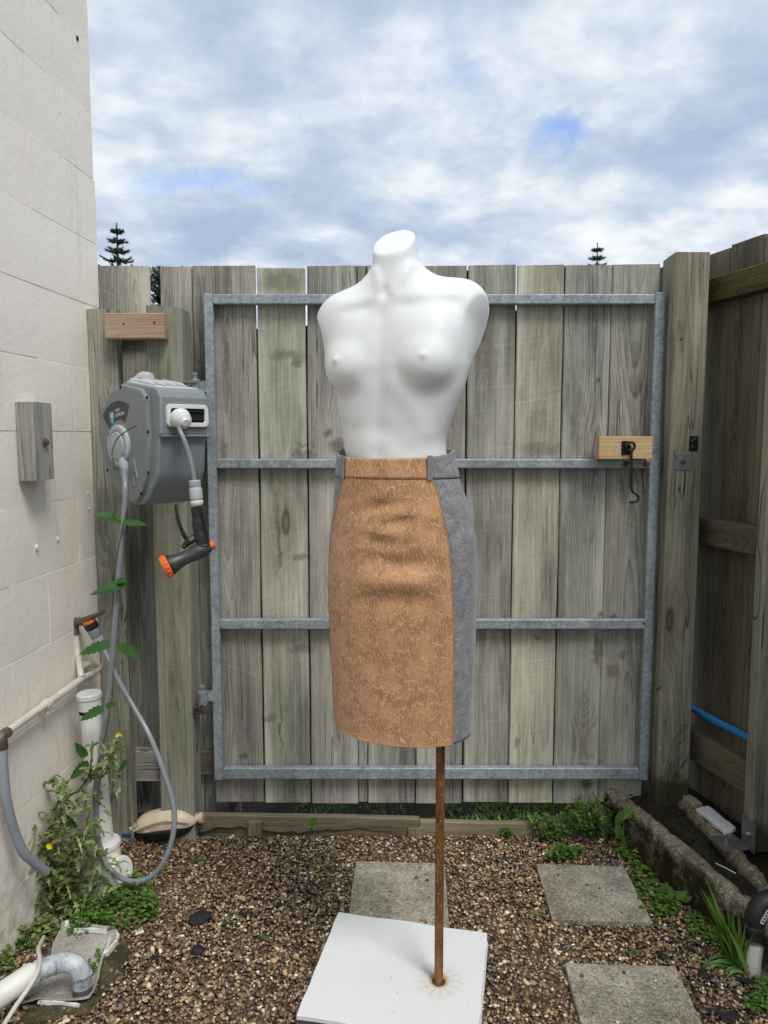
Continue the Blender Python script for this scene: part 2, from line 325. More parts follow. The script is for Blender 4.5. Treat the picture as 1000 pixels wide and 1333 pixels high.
pits = n.m('MULTIPLY', n.ramp(n.vor(co, 46, 'F1'), [(.03, 1.0), (.16, 0.0)]), n.ramp(n.noise(co, 12, 3), [(.5, 0.0), (.7, 1.0)]))
rust = n.m('MULTIPLY', n.ramp(n.noise(n.vm('MULTIPLY', co, (30, 30, 3)), 1, 5, .7), [(.55, 0.0), (.7, 1.0)]), n.ramp(wz, [(.35, .0), (.45, .8), (.62, .8), (.72, 0.0)]))
rust = n.m('MULTIPLY', rust, n.ramp(n.xyz(co)[1], [(.0, 0.0), (1.0, 1.0)])) 
col = n.mix(n.m('MULTIPLY', rust, .35), col, (*S(150, 104, 62), 1))
hh = n.m('ADD', n.m('MULTIPLY', r1, .75), n.m('ADD', n.m('MULTIPLY', r2, 1.2), n.m('MULTIPLY', n.noise(co, 190, 4, .6), .12)))
hh = n.m('SUBTRACT', hh, n.m('MULTIPLY', pits, .5))
n.out(Base_Color=col, Roughness=.72, Specular_IOR_Level=.35, Normal=n.bump(hh, .5, .0035)); M['block'] = m
# concrete
def concrete(name, a, b, c, scale=1.0, mossy=0.0, agg=.5):
    m, n = newmat(name); co = n.node('ShaderNodeNewGeometry', 'Position')
    q = n.noise(co, 7 * scale, 7, .68); q2 = n.noise(co, 90 * scale, 5, .65); vr = n.vor(co, 260 * scale, 'F1', 1)
    v = n.m('ADD', n.m('MULTIPLY', q, .6), n.m('MULTIPLY', q2, .4)); v = n.m('ADD', v, n.m('MULTIPLY', n.m('SUBTRACT', n.xyz(vr)[0], .5), .28 * agg))
    col = n.ramp(v, [(.3, a), (.5, b), (.68, c)])
    if name == 'old_kerb_concrete': mossy_f = n.ramp(n.m('ADD', n.xyz(co)[2], n.m('MULTIPLY', n.noise(co, 30, 5, .7), .05)), [(.135, 1.0), (.16, .15)])
    if mossy:
        mo = n.ramp(n.noise(co, 13, 7, .72), [(.34, 0.0), (.5, 1.0)] if name == 'old_kerb_concrete' else [(.42, 0.0), (.6, 1.0)]); col = n.mix(n.m('MULTIPLY', n.m('MULTIPLY', mo, mossy), mossy_f if name == 'old_kerb_concrete' else 1.0), col, (*S(48, 42, 28), 1))
        mo2 = n.ramp(n.noise(n.vm('ADD', co, (3, 3, 3)), 9, 6, .7), [(.52, 0.0), (.7, 1.0)]); col = n.mix(n.m('MULTIPLY', mo2, mossy * .6), col, (*S(74, 80, 40), 1))
    n.out(Base_Color=col, Roughness=.9, Specular_IOR_Level=.2, Normal=n.bump(n.m('ADD', q2, n.m('MULTIPLY', n.vor(co, 200 * scale), .5)), .6, .003)); return m
M['paver'] = concrete('paver_concrete', S(96, 90, 76), S(156, 149, 134), S(196, 190, 176), agg=.8, mossy=.25)
M['kerb'] = concrete('old_kerb_concrete', S(70, 62, 48), S(124, 114, 96), S(184, 174, 154), mossy=1.0, agg=.8)
M['gullyc'] = concrete('gully_concrete', S(130, 126, 116), S(168, 164, 155), S(192, 188, 178), mossy=.12)
M['mossc'] = concrete('mossy_edge', S(52, 48, 34), S(86, 80, 60), S(120, 112, 88), mossy=.8)
M['soil'] = concrete('dark_soil', S(20, 17, 12), S(38, 33, 25), S(62, 55, 43), mossy=.3, agg=.6)
# gravel: each stone has its own colour
m, n = newmat('river_pebbles'); isl = n.node('ShaderNodeNewGeometry', 'Random Per Island'); co = n.node('ShaderNodeNewGeometry', 'Position')
pc = n.ramp(isl, [(0, S(80, 70, 60)), (.13, S(116, 96, 74)), (.26, S(154, 128, 98)), (.38, S(126, 116, 102)), (.48, S(182, 156, 120)), (.60, S(146, 138, 124)), (.70, S(108, 90, 70)), (.77, S(206, 182, 146)), (.85, S(180, 168, 150)), (.91, S(228, 216, 192)), (.965, S(176, 128, 88)), (.978, S(240, 236, 224))], 'CONSTANT')
pc = n.mix(.35, pc, n.ramp(n.noise(co, 420, 3, .6), [(.3, S(60, 48, 38)), (.7, S(190, 170, 140))]), 'OVERLAY')
pc = n.mix(n.m('MULTIPLY', n.ramp(n.noise(co, 3.2, 5, .6), [(.42, 0.0), (.68, 1.0)]), .28), pc, (*S(58, 48, 38), 1))
n.out(Base_Color=pc, Roughness=.5, Specular_IOR_Level=.4, Normal=n.bump(n.noise(co, 500, 3, .6), .25, .0008)); M['pebble'] = m
m, n = newmat('gravel_bed'); co = n.node('ShaderNodeNewGeometry', 'Position'); vc = n.xyz(n.vor(co, 110, 'F1', 1))[0]
n.out(Base_Color=n.ramp(vc, [(0, S(40, 32, 26)), (.5, S(84, 66, 50)), (1, S(120, 100, 80))]), Roughness=.9, Normal=n.bump(n.vor(co, 110), 1.0, -.006)); M['bed'] = m
# yard beyond
m, n = newmat('rough_ground'); co = n.node('ShaderNodeNewGeometry', 'Position'); q = n.noise(co, 1.3, 7, .7); q2 = n.noise(co, 60, 5, .7)
n.out(Base_Color=n.mix(n.ramp(q, [(.4, 0.0), (.6, 1.0)]), n.ramp(q2, [(.3, S(44, 40, 32)), (.7, S(92, 84, 68))]), n.ramp(q2, [(.3, S(40, 52, 22)), (.7, S(84, 98, 48))])), Roughness=.95, Normal=n.bump(q2, .8, .01)); M['yard'] = m
# leaves
def leafmat(name, a, b, c, trans=.25, rough=.45):
    m, n = newmat(name); isl = n.node('ShaderNodeNewGeometry', 'Random Per Island'); co = n.node('ShaderNodeNewGeometry', 'Position')
    v = n.m('ADD', n.m('MULTIPLY', isl, .65), n.m('MULTIPLY', n.noise(co, 40, 4, .6), .4))
    n.out(Base_Color=n.ramp(v, [(.15, a), (.5, b), (.88, c)]), Roughness=rough, Transmission_Weight=0, Subsurface_Weight=0, Normal=n.bump(n.noise(co, 300, 3), .3, .0008))
    tr = n.node('ShaderNodeBsdfTranslucent', 0, None, Color=n.ramp(v, [(.15, b), (.85, c)])); mx = n.node('ShaderNodeMixShader', 0, None, Fac=trans, i1=n.b.outputs[0], i2=tr)
    o = [x for x in n.n if x.type == 'OUTPUT_MATERIAL'][0]; n.l.new(mx, o.inputs[0]); return m
M['leaf_weed'] = leafmat('weed_leaf', S(58, 76, 36), S(108, 126, 68), S(158, 168, 110))
M['leaf_clover'] = leafmat('clover_leaf', S(44, 74, 30), S(86, 124, 52), S(136, 162, 78))
M['leaf_vine'] = leafmat('vine_leaf', S(26, 62, 28), S(40, 88, 36), S(66, 116, 48), rough=.35)
M['leaf_grass'] = leafmat('grass_blade', S(46, 84, 26), S(78, 124, 42), S(130, 160, 76))
M['leaf_dark'] = leafmat('tree_leaf', S(24, 38, 22), S(42, 60, 34), S(70, 88, 50), trans=.1)
M['leaf_pine'] = leafmat('hazed_pine_leaf', S(40, 58, 44), S(60, 82, 60), S(86, 104, 76), trans=.05)  # distance haze put into the leaf colour as lighter greens
M['stem'] = plain('plant_stem', S(96, 84, 58), .7, dirt=.3); M['greenstem'] = plain('green_stem', S(74, 92, 44), .6, dirt=.3)
M['bark'] = plain('bark', S(82, 70, 56), .9, dirt=.5, bump=.6)
# mannequin, metal, plastics
m, n = newmat('mannequin_plastic'); co = n.node('ShaderNodeNewGeometry', 'Position')
n.out(Base_Color=n.mix(n.ramp(n.noise(co, 6, 5, .6), [(.4, 0.0), (.75, .35)]), (*S(230, 231, 230), 1), (*S(224, 223, 219), 1)), Roughness=n.ramp(n.noise(co, 20, 5), [(.3, .44), (.7, .56)]), Specular_IOR_Level=.35, Subsurface_Weight=.08, Subsurface_Radius=(.02, .018, .016), Normal=n.bump(n.noise(co, 90, 3), .04, .0008)); M['mann'] = m
M['whitepvc'] = plain('white_pvc', S(226, 226, 220), .35, dirt=.35, dscale=14, dirtcol=S(120, 112, 92))
M['creampvc'] = plain('cream_pipe', S(216, 208, 192), .5, dirt=.5, dscale=18, dirtcol=S(110, 98, 78))
M['speckpvc'] = plain('mildewed_pipe', S(196, 202, 206), .45, dirt=1.6, dscale=15, dirtcol=S(52, 60, 66))
M['darkpvc'] = plain('dark_socket', S(74, 78, 80), .5, dirt=.5, dscale=40)
M['greyhose'] = plain('grey_hose', S(132, 138, 142), .24, dirt=.2)
M['conduit'] = plain('grey_conduit', S(140, 148, 154), .45, dirt=.25)
M['reel'] = plain('reel_grey_plastic', S(130, 136, 139), .42, dirt=.2, dscale=5, bump=.08, bscale=300, dirtcol=S(90, 92, 90))
M['reel_top_lit'] = plain('reel_skylit_plastic', S(200, 204, 204), .4, dirt=.25)  # paler than the housing: sky reflection on the top put into the colour
M['white'] = plain('white_plastic', S(222, 222, 218), .35, dirt=.15)
M['ltgrey'] = plain('light_grey_plastic', S(176, 182, 184), .4, dirt=.2)
M['black'] = plain('black_rubber', S(32, 34, 36), .45, dirt=.25, dirtcol=S(70, 68, 62))
M['dgreen'] = plain('dark_olive_plastic', S(56, 62, 58), .4, dirt=.2, dirtcol=S(90, 90, 80))
M['orange'] = plain('orange_plastic', S(236, 112, 46), .42, dirt=.25, dirtcol=S(120, 70, 40))
M['iron'] = plain('black_iron', S(40, 38, 38), .5, .4, dirt=.4, dirtcol=S(84, 58, 44))
M['hole'] = plain('black_hole', S(10, 10, 10), .9, dirt=0)
M['brass'] = plain('weathered_brass', S(112, 104, 92), .5, .5, dirt=.7, dscale=40, dirtcol=S(58, 50, 42))
M['zinc'] = plain('zinc_bolt', S(138, 140, 140), .4, .7, dirt=.4, dscale=60, dirtcol=S(100, 76, 56))
M['rustbolt'] = plain('rusty_bolt', S(110, 74, 56), .7, .3, dirt=.5, dscale=60, dirtcol=S(60, 40, 30))
M['copper'] = plain('brown_collar', S(98, 58, 46), .5, .2, dirt=.3)
M['bluepipe'] = plain('blue_pipe', S(36, 132, 190), .4, dirt=.2, dirtcol=S(40, 80, 110))
M['bluevalve'] = plain('blue_valve', S(24, 84, 150), .4, dirt=.3)
M['cream'] = plain('cream_plastic', S(222, 206, 180), .4, dirt=.45, dscale=20, dirtcol=S(132, 112, 84))
M['char'] = plain('charcoal', S(26, 26, 27), .75, dirt=.4, bump=.8, bscale=90, dirtcol=S(70, 70, 70))
M['whitescrap'] = plain('white_flake', S(226, 226, 222), .6, dirt=.4, dscale=60, dirtcol=S(90, 84, 70))
M['labeldark'] = plain('label_dark', S(66, 66, 64), .5, dirt=.1); M['labelblue'] = plain('label_blue', S(88, 170, 208), .5, dirt=.1); M['labelwhite'] = plain('label_white', S(210, 208, 200), .5, dirt=.1)
M['yellow'] = plain('yellow_petal', S(240, 214, 30), .5, dirt=0); M['pencil'] = plain('pencil_mark', S(40, 38, 34), .8, dirt=.2)
M['cap'] = plain('base_dark_edge', S(52, 48, 40), .8, dirt=.5, dscale=40, dirtcol=S(140, 134, 120))
# rusty pole
m, n = newmat('rusty_steel'); co = n.node('ShaderNodeNewGeometry', 'Position')
a = n.noise(n.vm('MULTIPLY', co, (60, 60, 16)), 1, 6, .7); b = n.noise(co, 260, 3, .6)
col = n.ramp(a, [(.3, S(72, 44, 26)), (.48, S(122, 76, 38)), (.6, S(150, 98, 52)), (.75, S(96, 68, 46))])
col = n.mix(n.m('MULTIPLY', n.ramp(b, [(.63, 0.0), (.68, 1.0)]), .8), col, (*S(196, 186, 172), 1))
n.out(Base_Color=col, Metallic=.15, Roughness=.65, Normal=n.bump(b, .4, .0008)); M['rust'] = m
# lace panel
m, n = newmat('floral_lace'); uv = n.node('ShaderNodeTexCoord', 'UV')
wv = n.vm('SUBTRACT', n.noise(uv, 26, 3, .5, 0, 1), (.5, .5, .5)); q = n.vm('ADD', uv, n.vm('SCALE', wv, None, sc=.02))
cell = n.vm('MULTIPLY', q, (15.5, 13.5, 0)); fp = n.node('ShaderNodeTexVoronoi', 2, {'voronoi_dimensions': '2D'}, Vector=cell, Scale=1.0, Randomness=.45)
dv = n.vm('SUBTRACT', cell, fp); fx, fy, _ = n.xyz(dv); rr = n.m('SQRT', n.m('ADD', n.m('MULTIPLY', fx, fx), n.m('MULTIPLY', fy, fy))); an = n.m('ARCTAN2', fy, fx)
pet = n.m('ABSOLUTE', n.m('COSINE', n.m('MULTIPLY', an, 3.5)))
def outline(rad, amp, wd):
    e = n.m('ABSOLUTE', n.m('SUBTRACT', rr, n.m('ADD', rad, n.m('MULTIPLY', pet, amp)))); return n.ramp(e, [(0, 1.0), (wd, 0.0)])
petfill = n.ramp(n.m('SUBTRACT', n.m('ADD', .19, n.m('MULTIPLY', pet, .17)), rr), [(0.0, 0.0), (.04, 1.0)])
fl = n.m('MAXIMUM', outline(.20, .19, .026), outline(.085, .05, .02)); fl = n.m('MAXIMUM', fl, n.m('MULTIPLY', n.ramp(n.m('ABSOLUTE', n.m('SINE', n.m('MULTIPLY', an, 7))), [(0, 1.0), (.25, 0.0)]), n.m('MULTIPLY', petfill, .7)))
cord1 = n.node('ShaderNodeTexVoronoi', 0, {'voronoi_dimensions': '2D', 'feature': 'DISTANCE_TO_EDGE'}, Vector=n.vm('ADD', n.vm('MULTIPLY', uv, (124, 50, 0)), n.vm('SCALE', wv, None, sc=3.0)), Scale=1.0)
cord = n.m('MULTIPLY', n.ramp(cord1, [(.02, 1.0), (.11, 0.0)]), n.ramp(n.noise(uv, 60, 3), [(.35, .25), (.6, 1.0)]))
outf = n.m('SUBTRACT', 1.0, n.m('MULTIPLY', petfill, .75)); lines = n.m('MAXIMUM', fl, n.m('MULTIPLY', cord, outf))
mesh_ = n.m('MULTIPLY', n.m('SINE', n.m('MULTIPLY', n.xyz(uv)[0], 3600)), n.m('SINE', n.m('MULTIPLY', n.xyz(uv)[1], 3600)))
u_, v_, _ = n.xyz(uv)
var = n.noise(n.vm('MULTIPLY', uv, (1, 1, 0)), 30, 5, .65)
base = n.mix(n.ramp(var, [(.35, 0.0), (.65, 1.0)]), (*S(166, 121, 84), 1), (*S(188, 142, 103), 1))
base = n.mix(n.m('MULTIPLY', petfill, .36), base, (*S(214, 160, 114), 1))
col = n.mix(n.m('MULTIPLY', lines, .8), base, (*S(234, 190, 150), 1))
n.out(Base_Color=col, Roughness=.75, Sheen_Weight=.25, Sheen_Roughness=.5, Specular_IOR_Level=.2, Normal=n.bump(n.m('ADD', lines, n.m('MULTIPLY', n.noise(uv, 900, 2, .5), .5)), .55, .0012)); M['lace'] = m
m, n = newmat('grey_wool'); uv = n.node('ShaderNodeTexCoord', 'UV')
f1 = n.noise(n.vm('MULTIPLY', uv, (420, 260, 0)), 1, 5, .8); f2 = n.noise(uv, 45, 5, .7)
n.out(Base_Color=n.ramp(n.m('ADD', n.m('MULTIPLY', f1, .7), n.m('MULTIPLY', f2, .3)), [(.36, S(80, 81, 82)), (.5, S(128, 129, 130)), (.62, S(180, 181, 182))]), Roughness=.95, Sheen_Weight=.3, Specular_IOR_Level=.1, Normal=n.bump(f1, .5, .0015)); M['wool'] = m

def struct(o, name=None): o['kind'] = 'structure'; return o
# ================================================================== GROUND
mb = MB(); mb.add([(-900, -60, -.035), (900, -60, -.035), (900, 1500, -.035), (-900, 1500, -.035)], [(0, 1, 2, 3)])
struct(mb.build('ground', M['yard'], smooth=None))
# undulating gravel bed
mb = MB(); nx, ny = 60, 70; xs = np.linspace(-1.6, 1.35, nx); ys = np.linspace(-.6, 2.52, ny)
for y in ys:
    for x in xs: mb.v.append((x, y, -.008 + .003 * math.sin(x * 5 + y * 3)))
for j in range(ny - 1):
    for i in range(nx - 1): k = j * nx + i; mb.f.append((k, k + 1, k + nx + 1, k + nx))
struct(mb.build('gravel_bed', M['bed']))
# soil strip between the timber edging and the gate
mb = MB(); nx, ny = 80, 10; xs = np.linspace(-1.0, 1.0, nx); ys = np.linspace(2.49, 3.3, ny)
for y in ys:
    for x in xs: mb.v.append((x, y, .012 + .008 * math.sin(x * 17 + y * 9) + random.uniform(-.006, .006)))
for j in range(ny - 1):
    for i in range(nx - 1): k = j * nx + i; mb.f.append((k, k + 1, k + nx + 1, k + nx))
struct(mb.build('soil_strip', M['soil']))
# ================================================================== PAVERS
def slab(name, quad, z, t, mat, label, cat, group=None, parent=None, rag=.0012, bevel=.003):
    """a slab through four ground corners, edge slightly worn"""
    pts = []
    for i in range(4):
        a, b = Vector(quad[i]), Vector(quad[(i + 1) % 4])
        for k in range(8): 
            p = a.lerp(b, k / 8); pts.append((p.x + random.uniform(-rag, rag), p.y + random.uniform(-rag, rag)))
    mb = MB(); mb.prism(pts, lambda u, v, h: (u, v, h), z - t, z)
    o = mb.build(name, mat, parent, bevel=bevel, seg=2, smooth=40)
    if label: tag(o, label, cat, group)
    return o
a, b, c = G(463, 1120, .012), G(579, 1124, .012), G(585, 1206, .012)
slab('paving_slab', [a, b, c, c + (a - b)], .012, .04, M['paver'], 'square concrete paver lying behind the white base of the dress form', 'paving slab')
a, b, c = G(698, 1124, .012), G(812, 1127, .012), G(850, 1200, .012)
slab('paving_slab', [a, b, c, c + (a - b) * 1.02], .012, .04, M['paver'], 'square concrete paver with clover growing over its right edge', 'paving slab')
a, b = G(735, 1253, .012), G(879, 1257, .012); dd = (G(915, 1333, .012) - b).normalized() * (a - b).length
PV3 = [a, b, b + dd, a + dd]
slab('paving_slab', PV3, .012, .04, M['paver'], 'nearest square concrete paver, at the bottom edge right of the white base', 'paving slab')
# ================================================================== BLOCK WALL
wall = thing('block_wall', 'cream painted concrete block wall rising along the left side', 'wall', W0)
core = MB(); Lw = 4.0
def wp(s, off, z): return W0 + WD * s + WN * off + Vector((0, 0, z))
def wbox(mb, s0, s1, o0, o1, z0, z1):
    vs = [wp(s, o, z) for s in (s0, s1) for o in (o0, o1) for z in (z0, z1)]
    mb.add(vs, [(0, 1, 3, 2), (4, 6, 7, 5), (0, 4, 5, 1), (2, 3, 7, 6), (0, 2, 6, 4), (1, 5, 7, 3)])
wbox(core, .004, Lw, -.19, -.0016, -.1, 3.35); core.build('mortar', M['block'], wall, smooth=None)
rngb = random.Random(3)
for k in range(17):
    z0 = -.04 + .2 * k; top = k >= 7
    s = 0.0; first = (.4 if k % 2 == 0 else .2); ln = first
    endoff = .016 * (z0 > 2.1) + rngb.uniform(-.002, .002)
    while s < Lw:
        e = min(s + ln, Lw); mb = MB(); of = rngb.uniform(-.0007, .0007); gz = rngb.choice((.0012, .0018, .0028)); s0 = s + (.0006 if s > 0 else endoff)
        # worn block: front face subdivided a little
        nu, nvv = 4, 3; k0 = len(mb.v)
        for i in range(nu + 1):
            for j in range(nvv + 1):
                e_ = j in (0, nvv); mb.v.append(tuple(wp(s0 + (e - .0006 - s0) * i / nu, of + (0.0 if not e_ else -.0009) + rngb.uniform(-.0005, .0005), z0 + gz + (.2 - 2 * gz) * j / nvv)))
        for i in range(nu):
            for j in range(nvv): q_ = i * (nvv + 1) + j; mb.f.append((q_, q_ + 1, q_ + nvv + 2, q_ + nvv + 1))
        rim = [i * (nvv + 1) for i in range(nu + 1)] + [nu * (nvv + 1) + j for j in range(1, nvv + 1)] + [i * (nvv + 1) + nvv for i in range(nu - 1, -1, -1)] + [j for j in range(nvv - 1, 0, -1)]
        k1 = len(mb.v)
        for r_ in rim: v_ = Vector(mb.v[r_]) - WN * (.06 if s > 0 else .19); mb.v.append(tuple(v_))
        for i in range(len(rim)): j = (i + 1) % len(rim); mb.f.append((rim[i], rim[j], k1 + j, k1 + i))
        mb.build('block', M['block'], wall, smooth=50)
        s = e; ln = .4
# plaster blobs, nail holes on the wall
for (px, py, r) in [(47, 713, .008), (75, 702, .006), (115, 642, .004), (116, 662, .004)]:
    p = WL(px, py); mb = MB(); mb.ico(p, (r, r, r * 1.3)); mb.build('filler_blob', M['whitescrap'], wall)
p = WL(101, 50); MB().ico(p, (.004, .007, .009)).build('drill_hole', M['hole'], wall)
# thin white stretch of sill bead at wall foot is left to the paint
# block of wood bolted to the wall
pn_ = WL(18, 523, 0); cx_ = pn_ - WD * .052 + WN * .05; wd_ = .098
zt_b = P(500, 523, pn_.y).z; zb_b = P(500, 626, pn_.y).z
blk = thing('wooden_block', 'grey weathered timber block bolted flat to the cream wall', 'timber block', cx_)
board('plank', Vector((cx_.x, cx_.y, zb_b)), Vector((cx_.x, cx_.y, zt_b)), wd_, .049, WN, M['paling'], blk, (.92, .92, .9))
p = WL(58.5, 576, .051)
MB().lathe(p, WN, [(.012, 0), (.012, .002), (.0, .002)], 16).build('washer', M['zinc'], blk); MB().lathe(p + WN * .002, WN, [(.0075, 0), (.0075, .007), (.005, .0085)], 6).build('bolt', M['rustbolt'], blk)
# ================================================================== FENCE TIMBER, LEFT OF THE GATE
def X(px, py, Y): return P(px, py, Y).x
def Z(py, Y): return P(500, py, Y).z
def paling(pl, pr, pytop, Y, parent, zb=.09, t=.018, taper=0.0, col=(1, 1, 1), pyref=345, name='paling', mat='paling', gap=.001, lean=0.0, topcut=0.0):
    x0, x1 = X(pl, pyref, Y) + gap, X(pr, pyref, Y) - gap; zt = Z(pytop, Y)
    return board(name, ((x0 + x1) / 2 + lean, Y, zb), ((x0 + x1) / 2, Y, zt), x1 - x0, t, (0, -1, 0), M[mat], parent, col, topcut=topcut, taper=taper)
f = thing('paling_fence', 'short run of weathered palings between the cream wall and the gate', 'fence', (-.85, 2.6, 0))
paling(126, 194, 346, 2.60, f, .02, col=(1.04, 1.02, .96)); paling(150, 192, 420, 2.585, f, .02, col=(.72, .7, .66)) if False else None
paling(207, 249, 347, 2.60, f, .02, col=(1.02, 1.0, .95)); paling(249.5, 300, 346, 2.602, f, .02, col=(.9, .88, .84))
paling(60, 124, 350, 2.605, f, .02, col=(.9, .88, .84))
paling(193, 209, 396, 2.622, f, .02, col=(.8, .8, .76))
board('rail', (X(60, 990, 2.57), 2.565, Z(994, 2.565)), (X(300, 990, 2.57), 2.565, Z(994, 2.565)), .085, .034, (0, -1, 0), M['rail'], f, (.95, .95, .95))
board('rail', (X(60, 420, 2.57), 2.565, Z(425, 2.565)), (X(245, 420, 2.57), 2.565, Z(425, 2.565)), .07, .034, (0, -1, 0), M['rail'], f, (.95, .95, .95))
def post(name, pl, pr, pytop, Y, t, label, pyref, zb=-.05, col=(1, 1, 1), cat='post', mat='cleanpost', ch=.004, topcut=0):
    x0, x1 = X(pl, pyref, Y), X(pr, pyref, Y)
    o = board(name, ((x0 + x1) / 2, Y, zb), ((x0 + x1) / 2, Y, Z(pytop, Y)), x1 - x0, t, (0, -1, 0), M[mat], None, col, ch=ch, topcut=topcut); tag(o, label, cat); return o
post('fence_post', 113, 151, 402, 2.455, .05, 'flat grey-green upright fixed against the corner of the cream wall', 402, col=(1.0, 1.02, .96))
hp = post('gate_post', 190, 236, 399, 2.45, .11, 'thick grey-green square post between the hose reel and the gate hinges', 402, col=(1.04, 1.06, 1.0), ch=.005, topcut=-.004)
# tan offcut nailed across the two posts
a = P(137, 424, 2.405); b = P(214, 424, 2.405); zc = (Z(407, 2.405) + Z(441, 2.405)) / 2
oc = thing('timber_offcut', 'tan brown timber offcut nailed across the two posts above the hose reel', 'timber block', (a.x, 2.4, zc))
board('plank', (a.x, 2.405, zc), (b.x, 2.405, zc), Z(407, 2.405) - Z(441, 2.405), .045, (0, -1, 0), M['oldpine'], oc, (1, 1, 1))
for px, py in ((161, 422), (201, 420)): MB().ico(P(px, py, 2.405), (.0035, .002, .0035)).build('nail_hole', M['hole'], oc)
# small offcut low between the posts with a stub of conduit
a = P(171, 998, 2.50); b = P(206, 998, 2.50)
lo = thing('timber_cleat', 'short grey timber cleat low down between the two left posts', 'timber block', (a.x, 2.5, a.z))
board('plank', (a.x, 2.5, a.z), (b.x + .01, 2.5, a.z), .105, .045, (0, -1, 0), M['paling'], lo, (.85, .85, .82)); 
p = P(169, 977, 2.49); MB().tube([p + Vector((0, -.01, .0)), p + Vector((0, .04, 0))], .0085, 12).build('conduit_stub', M['conduit'], lo)
# ================================================================== GATE
gate = thing('gate', 'wide timber paling gate on a grey galvanised steel frame', 'gate', (0, 2.54, 0))
GY = 2.534
pal = [(266, 332, 346, .92), (334.5, 397, 349, 1.12), (399.5, 464, 346, .98), (464.8, 477, 346, .96), (478, 543, 346, .95), (545, 608, 346, .93), (610.5, 672, 345, .98), (674.3, 735, 345, 1.16), (736.8, 797.5, 345, 1.0), (798.5, 860, 344, .93)]
tints = [(1.0, .97, .93), (1.0, 1.02, .90), (1, .99, .97), (1, 1, .95), (1, .98, .95), (1, .98, .95), (1, .99, .95), (1.0, .99, .86), (1, 1, .96), (1, .985, .93)]
for i, ((l, r, t, c), tt) in enumerate(zip(pal, tints)):
    paling(l, r, t, GY + random.uniform(0, .003), gate, Z(1044 + (i % 3), GY), col=tuple(c * q for q in tt), gap=.0004, lean=random.uniform(-.0015, .0015), topcut=random.uniform(-.0015, .0015), taper=.0014)
for bx_, top_ in ((333.2, 428), (398.2, 424), (464.4, 346.5), (477.5, 346.5), (544, 346.5), (609.2, 352), (673.1, 404), (736, 346.5), (798, 346.5)):
    xx_ = X(bx_, 345, 2.556); board('gap_backing', (xx_, 2.5565, Z(1040, 2.556)), (xx_, 2.5565, Z(top_, 2.556)), .05, .012, (0, -1, 0), M['rail'], gate, (.35, .34, .32))  # added behind the joints, tinted near black so the gaps show dark
for _ in range(14):
    px_ = random.choice((300, 318, 350, 385, 415, 440, 625, 655, 690, 720, 752, 785, 815, 835)) + random.uniform(-6, 6); MB().ico(P(px_, random.choice((596, 626, 800, 832, 796, 372)) + random.uniform(-6, 6), GY - .0005), (.0022, .0012, .0022)).build('nail', M['rustbolt'], gate)
FY = 2.502
def steel(name, x0, x1, z0, z1, parent=gate, y0=FY, t=.03):
    mb = MB(); mb.box(((x0 + x1) / 2, y0 + t / 2, (z0 + z1) / 2), (x1 - x0, t, z1 - z0)); return mb.build(name, M['galv'], parent, bevel=.0045, seg=3)
zt, zb = Z(380, FY), Z(1016.5, FY)
xl0, xl1 = X(264.5, 385, FY), X(277, 385, FY); xr0, xr1 = X(854, 380, FY), X(867, 380, FY)
steel('stile', xl0, xl1, zb, zt - .004); steel('stile', xr0, xr1, zb, zt)
for i, (p0, p1) in enumerate([(382.5, 396), (597.5, 610), (806, 819), (1000, 1015)]):
    steel('rail', xl1 + .0005, xr0 - .0005 + (.004 if i == 2 else 0), Z(p1, FY), Z(p0, FY), t=.028, y0=FY + (.0 if i != 2 else -.004))
    # rough weld beads
for (xx, py) in [(xl1, 389), (xl1, 604), (xl1, 812), (xl1, 1008), (xr0, 389), (xr0, 604), (xr0, 1008)]:
    z = Z(py, FY); MB().tube([(xx, FY + .001, z - .013), (xx + .001, FY + .001, z), (xx, FY + .001, z + .013)], [.0015, .0022, .0015], 6).build('weld', M['galv'], gate)
# hinges
for py in (503, 906):
    h = MB(); zc = Z(py, FY); x_ = X(262 if py > 600 else 250, py, 2.49)
    x_ = xl0 - .028
    h.lathe((x_, 2.485, zc - .022), (0, 0, 1), [(.013, 0), (.015, .001), (.015, .043), (.013, .044)], 18); h.box((x_ + .02, 2.505, zc), (.03, .006, .036))
    hg = h.build('hinge', M['galv'], gate)
    MB().lathe((x_, 2.485, zc - .05), (0, 0, 1), [(.006, 0), (.006, .085), (.009, .085), (.009, .091), (.005, .093)], 12).build('hinge_pin', M['galv'], hg)
    if py < 600: MB().box((x_ - .012, 2.475, zc + .012), (.045, .02, .009)).build('hinge_strap', M['zinc'], hg, bevel=.001)
# dried roots below the lower hinge
mb = MB(); c0 = P(258, 925, 2.47)
for i in range(40):
    a_ = random.uniform(0, 6.28); r_ = random.uniform(.006, .022); pts = [c0 + Vector((random.gauss(0, .014), random.gauss(0, .008), random.gauss(0, .008))) for _ in range(4)]
    mb.tube(smoothpath(pts, 3), .0009, 3, False)
tag(mb.build('dry_nest', M['bark']), 'tuft of dried brown roots caught under the lower gate hinge', 'debris')
